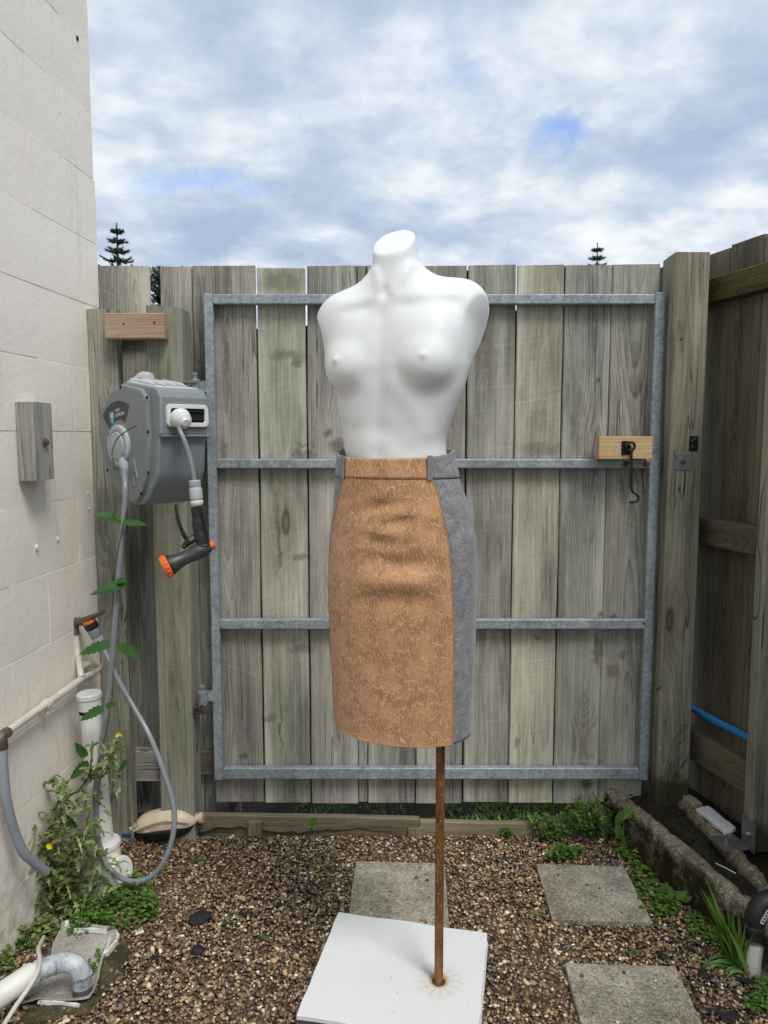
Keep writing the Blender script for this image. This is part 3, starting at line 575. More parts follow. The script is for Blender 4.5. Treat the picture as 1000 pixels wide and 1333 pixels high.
# latch block and hook
a = P(780, 583, 2.46); b = P(849, 583, 2.46); zc = (Z(567.5, 2.46) + Z(598, 2.46)) / 2
lb = thing('latch_block', 'fresh tan pine block on the gate holding a black hook', 'latch', (a.x, 2.46, zc))
board('plank', (a.x, 2.458, zc), (b.x, 2.458, zc), Z(567.5, 2.46) - Z(597, 2.46), .042, (0, -1, 0), M['pine'], lb, ch=.0015)
MB().box(P(815, 583, 2.456), (.028, .004, .044)).build('eye_plate', M['hole'], lb, bevel=.0015)
p = P(821, 581, 2.448); 
ring = [p + Vector((math.cos(t) * .013, 0, math.sin(t) * .013)) for t in np.linspace(R(-60), R(285), 18)]
rod = [P(822, 592, 2.448), P(822, 620, 2.45), P(822.5, 638, 2.452), P(828, 643, 2.45), P(831, 648, 2.448), P(828, 653, 2.445), P(819, 653.5, 2.445)]
MB().tube(smoothpath(ring + rod, 4), .0042, 10).build('hook', M['iron'], lb)
MB().tube([P(820, 581, 2.457), P(820, 580, 2.44), P(820, 579, 2.435)], .004, 8).build('staple', M['iron'], lb)
for px, py in ((815, 604), (841, 604)):
    p = P(px, py, FY - .0005); MB().lathe(p, (0, -1, 0), [(.0105, 0), (.0105, .0015), (.0055, .0025), (.0045, .0045), (0.001, .005)], 14).build('bolt', M['rustbolt'], gate)
MB().lathe(P(838, 811, FY - .004), (0, -1, 0), [(.004, 0), (.004, .003), (.001, .004)], 6).build('bolt', M['rustbolt'], gate)
# ================================================================== LATCH POST, RIGHT
PY = 2.45
lp = thing('latch_post', 'big square mossy-footed timber post on the concrete kerb right of the gate', 'post', (.99, 2.45, .14))
x0, x1 = X(880, 328, PY), X(925.5, 328, PY)
# corner chamfer on the gate side
sec = [(x0 + .004, PY + .0), (x1 - .004, PY), (x1, PY + .004), (x1, PY + .14), (x0 + .012, PY + .14), (x0 + .004, PY + .07), (x0 + .0, PY + .004)]
nz = 10; zb_, zt_ = .12, Z(328, PY); mb = MB()
cxp = (x0 + x1) / 2; cyp = PY + .07
for i in range(nz + 1):
    z = zb_ + (zt_ - zb_) * i / nz
    for (sx, sy) in sec: mb.v.append((sx + random.uniform(-.0008, .0008), sy + random.uniform(-.0006, .0006), z + (0 if i < nz else (sy - PY) * .02)))
for i in range(nz):
    for j in range(7): k = i * 7; mb.f.append((k + j, k + (j + 1) % 7, k + 7 + (j + 1) % 7, k + 7 + j))
mb.f.append(tuple(reversed(range(7)))); mb.f.append(tuple(nz * 7 + j for j in range(7)))
o = mb.build('post', M['post'], lp, smooth=30, color=(.84, .81, .70))
a = P(889, 601, PY); zs = P(889, 590.5, PY).z - P(889, 611.5, PY).z
pt = MB().box(a + Vector((0, -.0015, 0)), (zs, .003, zs)).build('strike_plate', M['zinc'], lp, bevel=.0008)
MB().lathe(a + Vector((0, -.003, 0)), (0, -1, 0), [(.009, 0), (.009, .002), (.0065, .003), (.006, .008), (.001, .009)], 6).build('bolt', M['rustbolt'], pt)
a = P(903, 577.5, PY - .001); MB().box(a, (.028, .005, .048)).build('hook_eye', M['hole'], lp, bevel=.002)
for px, py in ((901, 573), (905, 571), (902, 581)): MB().ico(P(px, py, PY - .004), .0028).build('screw', M['zinc'], lp)
# pencilled letters and a scribble near the foot
def stroke(pts, Y=PY - .0006, r=.0008):
    return MB().tube(smoothpath([P(a, b, Y) for a, b in pts], 4), r, 5, flat=1)
# zoom frame: x = 840 + u*70/933, y = 940 + v*100/1333
def zz(*uv): return [(840 + u * .075, 940 + v * .075) for u, v in uv]
sw = MB()
for pts in (zz((440, 590), (385, 700), (355, 860), (375, 900), (410, 820), (455, 690), (430, 800), (440, 870), (490, 780), (560, 620)),
            zz((660, 590), (600, 640), (565, 740), (585, 820), (640, 740), (690, 640), (640, 780), (625, 800), (700, 690), (750, 590)),
            zz((590, 830), (570, 900), (570, 985)), zz((620, 60), (740, 40), (700, 90), (560, 220), (480, 380), (520, 420), (600, 370), (700, 280)), zz((470, 400), (510, 420))):
    st = stroke(pts); sw.add(st.v, st.f)
sw.build('pencil_marks', M['pencil'], lp)
mb = MB(); mb.tube(smoothpath([P(x, y, PY - .0005) for x, y in zz((240, 420), (280, 480))], 3), .0009, 5); mb.build('splinter', M['whitescrap'], lp)
for u, v in ((370, 62),): MB().ico(P(840 + u * .075, 940 + v * .075, PY), (.003, .0015, .003)).build('nail', M['zinc'], lp)
MB().ico(P(873, 852, PY), (.0028, .0015, .0028)).build('nail', M['zinc'], lp); MB().ico(P(887, 442, PY), (.004, .001, .005)).build('knot_hole', M['hole'], lp)
# ================================================================== RIGHT FENCE
FD = Vector((-.26, 1, 0)).normalized(); FN = Vector((-1, -.26, 0)).normalized()     # direction away, face towards the yard
def FP(y, off=0, z=0): # on the paling face line
    return Vector((1.15 - .26 * (y - 2.3), y, z)) + FN * off
rf = thing('boundary_fence', 'dark mossy timber boundary fence receding along the right side', 'fence', FP(2.4))
s = -2.6; i = 0; cols = [.72, .62, .8, .66, .7, .6, .75]
y = 2.86
edges = [2.93, 2.80, 2.655]
ya = 2.93
while ya > -.3:
    wdt = .148; yb = ya - wdt * .968
    mid = FP((ya + yb) / 2, random.uniform(0, .004)); c_ = cols[i % 7]
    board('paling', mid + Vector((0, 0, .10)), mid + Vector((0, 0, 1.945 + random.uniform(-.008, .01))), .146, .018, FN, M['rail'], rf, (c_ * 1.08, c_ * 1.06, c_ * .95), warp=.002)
    ya = yb; i += 1
def frail(zc, h, y0, y1, col, label=None, off=.045):
    A_, B_ = FP(y0, off, zc), FP(y1, off, zc); o = board('rail', B_, A_, h, .045, FN, M['rail'], rf, col, warp=.003); 
    return o
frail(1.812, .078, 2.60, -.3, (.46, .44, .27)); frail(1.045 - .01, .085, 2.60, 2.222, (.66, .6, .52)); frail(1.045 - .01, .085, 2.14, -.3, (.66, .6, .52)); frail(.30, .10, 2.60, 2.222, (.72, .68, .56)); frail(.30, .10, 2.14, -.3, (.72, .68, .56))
# short block ends that carry the rails at the latch post
for zc, h in ((1.785, .065), (1.03, .07), (.31, .09)):
    p = FP(2.63, .05, zc); board('rail_block', p + Vector((-.03, .0, -h / 2)), p + Vector((-.03, 0, h / 2)), .05, .05, (0, -1, 0), M['post'], rf, (1.1, 1.1, 1.0))
# moss along the top rail
mb = MB()
for _ in range(900):
    y = random.uniform(1.9, 2.55); p = FP(y, .045 + .001, 1.812 + random.uniform(-.03, .04) * (1 - random.random() ** 2 * .6)); p.z = min(p.z, 1.852)
    r_ = random.uniform(.001, .0032); mb.ico(p, (r_ * .5, r_, r_ * .7))
M['moss'] = leafmat('moss', S(70, 68, 24), S(128, 116, 36), S(170, 154, 66), trans=.05, rough=.95)
mo = mb.build('moss', M['moss'], rf); mo['kind'] = 'stuff'
# near post
npx = 1.076
o = board('fence_post', (npx + .06, 2.15, .13), (npx + .06, 2.15, 1.76), .12, .05, (0, -1, 0), M['post'], None, (.84, .85, .74), ch=.004)
tag(o, 'grey-green timber post at the right edge, standing by the steel bracket', 'post')
# blue water pipe
def bp_(px, py):
    d = ray(px, py); o = Vector((0, 0, H)); q = FP(2.4, .022, 0); return o + d * ((q - o).dot(FN) / d.dot(FN))
mb = MB(); mb.tube(smoothpath([bp_(893, 918), bp_(902, 922), bp_(920, 932), bp_(940, 943), bp_(968, 957), bp_(1000, 975)], 6), .0125, 16)
tag(mb.build('water_pipe', M['bluepipe']), 'bright blue plastic water pipe running low along the right fence', 'pipe')
# ================================================================== KERB
import mathutils.noise as mn
K0, K1 = G(790, 1019, .14), G(983, 1163, .14); KD = (K1 - K0); KD.z = 0; KD.normalize(); KN = Vector((-KD.y, KD.x, 0)); KN = KN if KN.x < 0 else -KN; K0 = K0 + KN * .028; K1 = K1 + KN * .062; KD = (K1 - K0).normalized(); KD.z = 0; KN = Vector((-KD.y, KD.x, 0)); KN = KN if KN.x < 0 else -KN
kerb = MB(); nL = 300; prof = [(.0, -.08), (.004, .0), (.006, .03), (.002, .055), (.0, .08), (.003, .1), (.002, .118), (-.001, .132), (-.008, .140), (-.018, .143), (-.03, .143), (-.042, .139), (-.052, .128), (-.056, .10), (-.056, -.05)]
for i in range(nL + 1):
    s = 1.75 * i / nL
    for (o_, z_) in prof:
        p = K0 + KD * s + KN * o_; p.z = z_
        nv = mn.noise(Vector((s * 9, o_ * 30, z_ * 14))) * .014 + mn.noise(Vector((s * 30, o_ * 60, z_ * 30))) * .008 + mn.noise(Vector((s * 80, o_ * 160, z_ * 80))) * .005
        if z_ > .1: nv2 = max(0, mn.noise(Vector((s * 6, 3, 0)))) * .022 + max(0, mn.noise(Vector((s * 16, 9, 0))) - .15) * .022; p.z -= nv2 * (1 if o_ < -.02 else 1.2)
        p += KN * nv + Vector((0, 0, nv * .8 if z_ > .1 else 0)); kerb.v.append(tuple(p))
m_ = len(prof)
for i in range(nL):
    for j in range(m_ - 1): k = i * m_ + j; kerb.f.append((k, k + 1, k + m_ + 1, k + m_))
kerb.f.append(tuple(range(m_))); kerb.f.append(tuple(nL * m_ + j for j in reversed(range(m_))))
tag(kerb.build('concrete_kerb', M['kerb'], smooth=60), 'crumbling mossy concrete kerb running along the foot of the right fence', 'kerb')
mb = MB(); nx, ny = 40, 110
for j in range(ny + 1):
    s = -.06 + 1.85 * j / ny
    for i in range(nx + 1):
        o_ = .035 + .62 * i / nx; p = K0 + KD * s - KN * o_
        p.z = .118 + mn.noise(Vector((s * 7, o_ * 7, 2))) * .016 + mn.noise(Vector((s * 40, o_ * 40, 5))) * .005 + (.0 if i > 3 else -.01)
        mb.v.append(tuple(p))
for j in range(ny):
    for i in range(nx): k = j * (nx + 1) + i; mb.f.append((k, k + 1, k + nx + 2, k + nx + 1))
struct(mb.build('soil_bank', M['soil']))
# second broken concrete lip beside the fence
mb = MB(); A_, B_ = G(885, 1036, .14), G(1010, 1168, .14); d_k = (B_ - A_).normalized(); nrm_ = Vector((-d_k.y, d_k.x, 0))
pr2 = [(-.02, .10), (-.015, .135), (.0, .148), (.018, .146), (.03, .12)]
for i in range(61):
    for (o_, z_) in pr2:
        p = A_ + (B_ - A_) * (i / 60) * 1.1 + nrm_ * o_ * (1 + .5 * mn.noise(Vector((i * .25, 1, o_ * 9)))); p.z = z_ + mn.noise(Vector((i * .4, z_ * 30, 8))) * .012; mb.v.append(tuple(p))
for i in range(60):
    for j in range(4): k = i * 5 + j; mb.f.append((k, k + 1, k + 6, k + 5))
tag(mb.build('concrete_lip', M['kerb'], smooth=60), 'broken thin concrete ridge in the dark soil under the right fence', 'concrete edge')
# white offcut, brick chip, bracket
a, b, c = G(906, 1050, .165), G(922, 1046, .165), G(960, 1076, .165)
slab('white_offcut', [a, b, c, c + (a - b)], .160, .012, M['whitescrap'], 'flat white slab offcut lying under the boundary fence', 'offcut', rag=.0025)
a, b, c = G(889, 1034, .16), G(899, 1033, .16), G(915, 1045, .16)
slab('brick_chip', [a, b, c, c + (a - b)], .158, .02, M['oldpine'], 'pale brown timber chip at the foot of the latch post', 'offcut', rag=.003)
br = thing('steel_bracket', 'galvanised angle bracket bolting the right fence post to the kerb', 'bracket', G(962, 1102, .14))
p = G(958, 1100, .14); bx = npx - .004
mb = MB(); mb.box((p.x - .02, p.y + .0, .146), (.085, .085, .006), Matrix.Rotation(R(12), 3, 'Z')); mb.build('base_plate', M['zinc'], br, bevel=.001)
mb = MB(); mb.box((bx, 2.155, .185), (.006, .075, .085)); mb.build('upright_plate', M['zinc'], br, bevel=.001)
MB().lathe((bx - .003, 2.14, .19), (-1, 0, 0), [(.013, 0), (.013, .003), (.009, .003), (.009, .011), (.006, .013)], 6).build('bolt', M['zinc'], br)
MB().lathe((p.x - .03, p.y, .149), (0, 0, 1), [(.014, 0), (.014, .003), (.009, .003), (.009, .012), (.005, .012), (.005, .02)], 6).build('bolt', M['zinc'], br)
# ================================================================== TIMBER EDGING
ed = thing('timber_edging', 'grey-brown timber edging board holding back the gravel under the gate', 'edging', (-.2, 2.49, 0))
A_, B_ = G(258, 1083, 0), G(790, 1089, 0)
A2 = Vector((A_.x - .05, A_.y, .02)); Bm = A2.lerp(Vector((B_.x, B_.y, .016)), .56)
board('plank', A2 + Vector((0, 0, 0.004)), Bm, .075, .024, (0, -1, 0), M['rail'], ed, (1.2, 1.12, 1.04), warp=.002)
board('plank', Bm + Vector((.002, 0, 0)), Vector((B_.x, B_.y, .010)), .06, .024, (0, -1, 0), M['rail'], ed, (1.1, 1.05, 1.0), warp=.003)
for px in (332, 540): 
    p = G(px, 1086, 0); board('stake', p + Vector((0, -.012, -.05)), p + Vector((0, -.012, .045 if px < 400 else .025)), .048, .022, (0, -1, 0), M['rail'], ed, (1.05, .98, .9))
# ================================================================== DRESS FORM
YM = G(571, 1278, .045).y
form = thing('dress_form', 'white headless female display torso on a rusty pole and white board', 'dress form', (.13, YM, 0))
# base board
a, b, c = G(441, 1187, .045), G(635, 1214, .045), G(386, 1321, .045)
quad = [a, b, b + (c - a), c]
m, n = newmat('painted_board'); co = n.node('ShaderNodeNewGeometry', 'Position'); pc_ = G(571, 1276, .045)
ds = n.vm('SUBTRACT', co, tuple(pc_)); ds = n.vm('ADD', ds, n.vm('SCALE', n.vm('SUBTRACT', n.noise(co, 40, 4, .6, 0, 1), (.5, .5, .5)), None, sc=.012)); rad = n.vm('LENGTH', n.vm('MULTIPLY', ds, (1, .9, 0)))
angv = n.m('ARCTAN2', n.xyz(ds)[1], n.xyz(ds)[0]); rays = n.ramp(n.m('SINE', n.m('ADD', n.m('MULTIPLY', angv, 13), n.m('MULTIPLY', n.noise(co, 20), 6))), [(.3, .3), (1, 1.0)])
st = n.m('MAXIMUM', n.ramp(rad, [(.0, 1.0), (.02, .8), (.028, .12), (.032, .0)]), n.m('MULTIPLY', n.m('MULTIPLY', n.ramp(rad, [(.024, .0), (.03, .45), (.065, 0.0)]), rays), 1.0))
col = n.mix(n.ramp(n.noise(co, 9, 6, .6), [(.45, 0.0), (.8, .3)]), (*S(226, 229, 228), 1), (*S(204, 206, 202), 1))
col = n.mix(n.ramp(n.vor(co, 13.0, 'F1'), [(.018, 1.0), (.028, 0.0)]), col, (*S(60, 56, 50), 1))
col = n.mix(st, col, (*S(190, 138, 74), 1))
n.out(Base_Color=col, Roughness=.45, Normal=n.bump(n.noise(co, 120, 4), .08, .001)); M['paintboard'] = m
slab('base_board', quad, .045, .012, M['paintboard'], None, None, parent=form, rag=.0021, bevel=.0015)
cen = (a + b + c + quad[2]) / 4
q2 = [cen + (p - cen) * .985 for p in quad]; slab('base_core', q2, .0325, .012, M['cap'], None, None, parent=form, rag=.002, bevel=.001)
q3 = [cen + (p - cen) * 1.01 for p in quad]; slab('base_foot', q3, .020, .02, M['paintboard'], None, None, parent=form, rag=.001, bevel=.0015)
pb = G(571, 1276, .045)
gr_ = MB()
for _ in range(15):
    a1, b1 = random.random(), random.random(); q_ = a + (b - a) * a1 + (c - a) * b1; s_ = random.uniform(.0005, .0012); gr_.ico((q_.x, q_.y, .0455), (s_ * 1.4, s_, s_ * .7))
go_ = gr_.build('grit', M['cap'], form); go_['kind'] = 'stuff'
pole = MB(); pole.lathe((pb.x, YM, .03), (0, 0, 1), [(.0105, 0), (.0105, .85)], 20); pole.build('pole', M['rust'], form)
mb = MB(); mb.lathe((pb.x, YM, .0445), (0, 0, 1), [(.0165, 0), (.0165, .0012), (.0125, .0014), (.0, .0014)], 24); mb.build('pole_hole', M['cap'], form)
# --- torso as a smooth implicit surface
YC = YM
def px2(px, py, Y=None): p = P(px, py, Y or YC); return p.x, p.z
tab = [(790, 455, 590, .07), (700, 450, 595, .08), (640, 450, 588, .086), (600, 451.5, 581, .084), (575, 448, 578.5, .084), (560, 447, 583, .083), (532, 442, 593, .088), (508, 440.5, 602, .094), (480, 440, 608.5, .100), (455, 441, 611, .100),
       (430, 444, 609, .094), (410, 450, 603, .086), (395, 456, 596, .078), (385, 463, 585, .072), (375, 472, 569, .065), (365, 479, 557, .060), (350, 485, 548, .054), (330, 486, 544, .050), (290, 484, 538, .047), (260, 484, 534, .047)]
tz = np.array([px2(500, t[0])[1] for t in tab]); tl = np.array([px2(t[1], t[0])[0] for t in tab]); tr = np.array([px2(t[2], t[0])[0] for t in tab]); tb = np.array([t[3] for t in tab])
psi = R(20); cs, sn = math.cos(psi), math.sin(psi)
h = .004
gx = np.arange(-.20, .28, h); gy = np.arange(YC - .20, YC + .16, h); gz = np.arange(1.0, 1.86, h)
XX, YY, ZZ = np.meshgrid(gx, gy, gz, indexing='ij')
cx = (tl + tr) / 2; A_ = (tr - tl) / 2; aa = np.sqrt(np.maximum((A_ ** 2 - (tb * sn) ** 2) / cs ** 2, .02 ** 2))
# smooth table
zs_ = np.linspace(tz.min(), tz.max(), 500)
def sm(v): 
    y = np.interp(zs_, tz, v); k = np.ones(17) / 17; yp = np.pad(y, 8, mode='edge'); return np.convolve(yp, k, 'valid')
cx_f, a_f, b_f = sm(cx), sm(aa), sm(tb)
cxz = np.interp(gz, zs_, cx_f)[None, None, :]; az = np.interp(gz, zs_, a_f)[None, None, :]; bz = np.interp(gz, zs_, b_f)[None, None, :]
# spine: lower belly forward, chest back a touch
cyz = (YC + np.interp(gz, [1.0, 1.3, 1.5, 1.62, 1.75, 1.86], [0, .0, .0, .012, .008, -.012]))[None, None, :]
lx = (XX - cxz) * cs + (YY - cyz) * -sn * 1.0; ly = -(XX - cxz) * sn - (YY - cyz) * cs         # lx lateral (viewer right), ly forward
e = 2.25
q = (np.abs(lx / az) ** e + np.abs(ly / bz) ** e) ** (1 / e)
sdf = (q - 1) * np.minimum(az, bz) * .95
def smin(a, b, k): hh = np.clip(.5 + .5 * (b - a) / k, 0, 1); return b * (1 - hh) + a * hh - k * hh * (1 - hh)
def smax(a, b, k): return -smin(-a, -b, k)
def ell(c, r, rot=None):
    px_, py_, pz_ = XX - c[0], YY - c[1], ZZ - c[2]
    # axes in the body frame: lateral, forward, up
    l = px_ * cs - py_ * sn; f_ = -px_ * sn - py_ * cs; u = pz_
    if rot: ca, sa = math.cos(rot), math.sin(rot); f_, u = f_ * ca + u * sa, -f_ * sa + u * ca
    k0 = np.sqrt((l / r[0]) ** 2 + (f_ / r[1]) ** 2 + (u / r[2]) ** 2); k1 = np.sqrt((l / r[0] ** 2) ** 2 + (f_ / r[1] ** 2) ** 2 + (u / r[2] ** 2) ** 2) + 1e-9
    return k0 * (k0 - 1) / k1
def body(px, py, lat, fwd): # offset from silhouette centre at that height
    z = px2(500, py)[1]; c = np.interp(z, zs_, cx_f); return np.array([c + lat * cs - fwd * sn, YC - lat * sn - fwd * cs, z])
# shoulders (cut stumps)
xr_, zr_ = px2(601, 417); xl_, zl_ = px2(447, 413)
shR = ell((xr_, YC - .0, zr_), (.066, .056, .082)); xl_, zl_ = px2(449, 424); shL = ell((xl_, YC + .02, zl_), (.068, .054, .064))
def plane(px0, py0, px1, py1, ny, side):
    x0, z0 = px2(px0, py0); x1, z1 = px2(px1, py1); d = np.array([x1 - x0, z1 - z0]); nn_ = np.array([d[1], -d[0]]); nn_ = nn_ / np.hypot(*nn_); nn_ = nn_ * (1 if nn_[0] * side > 0 else -1)
    N_ = np.array([nn_[0], ny, nn_[1]]); N_ /= np.linalg.norm(N_); return (XX - x0) * N_[0] + (YY - YC) * N_[1] + (ZZ - z0) * N_[2]
shR = smax(shR, plane(637, 396, 607, 462, -.85, 1), .003); shL = smax(shL, plane(409, 406, 433, 458, -.02, -1), .006)
def caps(p0, p1, yo, r):
    a_ = np.array([px2(*p0)[0], YC + yo, px2(*p0)[1]]); b_ = np.array([px2(*p1)[0], YC + yo, px2(*p1)[1]]); d = b_ - a_
    t = np.clip(((XX - a_[0]) * d[0] + (YY - a_[1]) * d[1] + (ZZ - a_[2]) * d[2]) / (d @ d), 0, 1)
    return np.sqrt((XX - a_[0] - t * d[0]) ** 2 + ((YY - a_[1] - t * d[1]) * .8) ** 2 + (ZZ - a_[2] - t * d[2]) ** 2) - r
sdf = smin(sdf, caps((540, 371), (600, 394), .012, .038), .03); sdf = smin(sdf, caps((492, 378), (448, 406), .022, .036), .03)
sdf = smin(sdf, shR, .04); sdf = smin(sdf, shL, .04)
# breasts: soft upper slope, rounder below
for (px, py, lat, fwd, sc_) in ((0, 480, -.099, .060, 1.0), (0, 478, .073, .061, 1.0)):
    c0_ = body(0, py, lat, fwd)
    sdf = smin(sdf, ell(c0_ + np.array([0, .012, .050]), (.048, .036, .062), .35), .04)
    sdf = smin(sdf, ell(c0_, (.054, .052, .052), -.12), .024)
    tip = body(0, py - 8, lat - (.014 if lat < 0 else -.008), fwd + .053)
    sdf = smin(sdf, ell(tip - np.array([0, -.003, 0]), (.003, .0032, .003)), .012)
# relief drawn on the front surface (in body-lateral / height space)
Zp = lambda py: px2(500, py)[1]
front = np.clip((ly + .01) / .04, 0, 1)
def seg(p0, p1, w, amp, mask=front):
    (x0, y0), (x1, y1) = p0, p1; X0, Z0 = px2(x0, y0, YC - .08); X1, Z1 = px2(x1, y1, YC - .08)
    dx, dz = X1 - X0, Z1 - Z0; t = np.clip(((XX - X0) * dx + (ZZ - Z0) * dz) / (dx * dx + dz * dz), 0, 1)
    d2 = (XX - X0 - t * dx) ** 2 + (ZZ - Z0 - t * dz) ** 2
    return amp * np.exp(-d2 / (w * w)) * mask
def poly(pts, w, amp, mask=front):
    r_ = None
    for p0, p1 in zip(pts[:-1], pts[1:]):
        v_ = seg(p0, p1, w, 1.0, mask); r_ = v_ if r_ is None else np.maximum(r_, v_)
    return r_ * amp
rel = poly([(508, 383), (540, 384), (570, 379), (602, 374)], .014, .0024) + poly([(488, 383), (470, 387), (446, 391)], .013, .0022)
rel += poly([(530, 396), (560, 394), (592, 391)], .018, -.002) + poly([(474, 398), (450, 402)], .014, -.002)
rel += seg((501, 376), (501, 378), (.012), -.006) + seg((494, 374), (488, 345), .008, .003) + seg((511, 376), (536, 340), .010, .004)
rel += poly([(497, 410), (496, 480), (492, 560), (491, 590)], .016, -.004)
rel += poly([(512, 500), (535, 528), (552, 562)], .022, .003) + poly([(476, 505), (464, 545)], .02, .002)
rel += poly([(530, 585), (500, 560)], .02, -.002)
sdf = sdf - rel
# slanted neck cut
p1, p2, p3 = P(486, 324, YC), P(541, 305, YC), P(508, 332, YC - .047)
Nn = (p2 - p1).cross(p3 - p1).normalized(); Nn = Nn if Nn.z > 0 else -Nn
sdf = smax(sdf, (XX - p1.x) * Nn.x + (YY - p1.y) * Nn.y + (ZZ - p1.z) * Nn.z, .0025)
sdf = np.maximum(sdf, (1.02 - ZZ))
def surface_nets(f, gx, gy, gz, h):
    s = f < 0; nx, ny, nz = f.shape
    c = [s[i:nx - 1 + i, j:ny - 1 + j, k:nz - 1 + k] for i in (0, 1) for j in (0, 1) for k in (0, 1)]
    cnt = sum(a.astype(int) for a in c); act = (cnt > 0) & (cnt < 8); ids = -np.ones(act.shape, int); idx = np.argwhere(act); ids[act] = np.arange(len(idx))
    acc = np.zeros((len(idx), 3)); num = np.zeros(len(idx)); off = [(i, j, k) for i in (0, 1) for j in (0, 1) for k in (0, 1)]
    for a in range(8):
        for b in range(a + 1, 8):
            d = np.array(off[b]) - np.array(off[a])
            if np.abs(d).sum() != 1: continue
            fa = f[tuple((idx + off[a]).T)]; fb = f[tuple((idx + off[b]).T)]; cr = (fa < 0) != (fb < 0); t = np.where(cr, fa / (fa - fb + 1e-12), 0)
            acc += np.where(cr[:, None], np.array(off[a]) + t[:, None] * d, 0); num += cr
    v = (idx + acc / num[:, None]) * h + np.array([gx[0], gy[0], gz[0]])
    faces = []
    for ax in range(3):
        o = [0, 0, 0]; o[ax] = 1; sl = [slice(0, -1) if i == ax else slice(1, -1) for i in range(3)]; sl2 = [slice(1, None) if i == ax else slice(1, -1) for i in range(3)]
        A = s[tuple(sl)]; B = s[tuple(sl2)]; ch = np.argwhere(A != B); base = ch.copy()
        for i in range(3):
            if i != ax: base[:, i] += 1
        u, w_ = [i for i in range(3) if i != ax]; du = np.zeros(3, int); du[u] = 1; dw = np.zeros(3, int); dw[w_] = 1
        q = [ids[tuple((base - a * du - b * dw).T)] for a, b in ((0, 0), (1, 0), (1, 1), (0, 1))]; q = np.stack(q, 1)
        flip = A[tuple(ch.T)]; 
        if ax == 1: flip = ~flip
        q[~flip] = q[~flip][:, ::-1]; faces.append(q)
    return v, np.concatenate(faces)
v, fc = surface_nets(sdf, gx, gy, gz, h)
me = bpy.data.meshes.new('torso'); me.from_pydata(v.tolist(), [], fc.tolist()); me.update()
import bmesh
bm = bmesh.new(); bm.from_mesh(me); bmesh.ops.recalc_face_normals(bm, faces=bm.faces)
bm.to_mesh(me); bm.free(); me.shade_smooth(); me.set_sharp_from_angle(angle=R(60)); me.materials.append(M['mann'])
o = bpy.data.objects.new('torso', me); link(o, form)
md = o.modifiers.new('smooth', 'SMOOTH'); md.iterations = 4; md.factor = .5
del XX, YY, ZZ, lx, ly, q, front, rel, shR, shL
# ================================================================== SKIRT
sk = thing('pencil_skirt', 'pencil skirt with orange-brown lace front panel and grey wool sides', 'skirt', (.04, YM, .7))
st_ = [(583, 439, 590, .098), (600, 437.5, 592, .100), (622, 435.5, 597, .104), (650, 433, 607, .108), (680, 430.5, 614, .113), (700, 429, 619, .116), (720, 428, 620, .118), (760, 426, 619.5, .119), (800, 428, 618, .117), (850, 430, 617, .116), (900, 433, 614, .115), (940, 435.5, 611.5, .114), (975, 436, 610, .113)]
sz = np.array([P(500, t[0], YM).z for t in st_])[::-1]; sl = np.array([P(t[1], t[0], YM).x for t in st_])[::-1]; sr = np.array([P(t[2], t[0], YM).x for t in st_])[::-1]; sb = np.array([t[3] for t in st_])[::-1]
def rowpar(z):
    l = np.interp(z, sz, sl); r = np.interp(z, sz, sr); b_ = np.interp(z, sz, sb); A = (r - l) / 2; return (l + r) / 2, math.sqrt(max((A * A - (b_ * sn) ** 2) / cs ** 2, .001)), b_
bL = [(597, 450), (622, 447), (650, 441), (680, 434), (700, 430.5), (720, 428.6)]; bR = [(583, 552), (597, 553), (622, 566), (650, 573), (700, 584), (750, 589), (800, 590), (900, 590), (975, 588)]
def theta_of(z, xpx, py):          # front-side angle where the outline passes a picture column
    cx0, a_, b_ = rowpar(z); best = None
    for t in np.linspace(-.6, math.pi + .6, 400):
        x = cx0 + a_ * cs * math.cos(t) - b_ * sn * math.sin(t); y = YM - a_ * sn * math.cos(t) - b_ * cs * math.sin(t)
        px = 500 + 1000 * x / (y * math.cos(PITCH) + (H - z) * math.sin(PITCH)); d = abs(px - xpx)
        # prefer front
        if best is None or d < best[0] - 1e-6: best = (d, t)
    return best[1]
zk = np.linspace(sz.min(), sz.max(), 26)
def pyof(z): # picture row of a point at YM
    f_ = YM * math.cos(PITCH) + (H - z) * math.sin(PITCH); u_ = -YM * math.sin(PITCH) * -1; up = (z - H) * math.cos(PITCH) + YM * math.sin(PITCH); return 666.5 - 1000 * up / f_
tR = []; tL = []
for z in zk:
    py = pyof(z); tR.append(theta_of(z, np.interp(py, [b[0] for b in bR], [b[1] for b in bR]), py))
    # left boundary: beyond the silhouette it follows a constant angle
    if py < 705: tL.append(math.pi - (0)); 
    else: tL.append(None)
def thL(z):
    py = pyof(z); xp = np.interp(py, [b[0] for b in bL], [b[1] for b in bL]); cx0, a_, b_ = rowpar(z); best = (9, 0)
    for t in np.linspace(math.pi * .5, math.pi * 1.02 - .28, 200):
        x = cx0 + a_ * cs * math.cos(t) - b_ * sn * math.sin(t); y = YM - a_ * sn * math.cos(t) - b_ * cs * math.sin(t)
        px = 500 + 1000 * x / (y * math.cos(PITCH) + (H - z) * math.sin(PITCH)); d = abs(px - xp)
        if d < best[0]: best = (d, t)
    return best[1]
tLs = np.array([thL(z) for z in zk]); tRs = np.array(tR)
kk = np.ones(3) / 3; tLs = np.convolve(np.pad(tLs, 1, mode='edge'), kk, 'valid'); tRs = np.convolve(np.pad(tRs, 1, mode='edge'), kk, 'valid')
zhem = P(540, 972, YM - .115).z
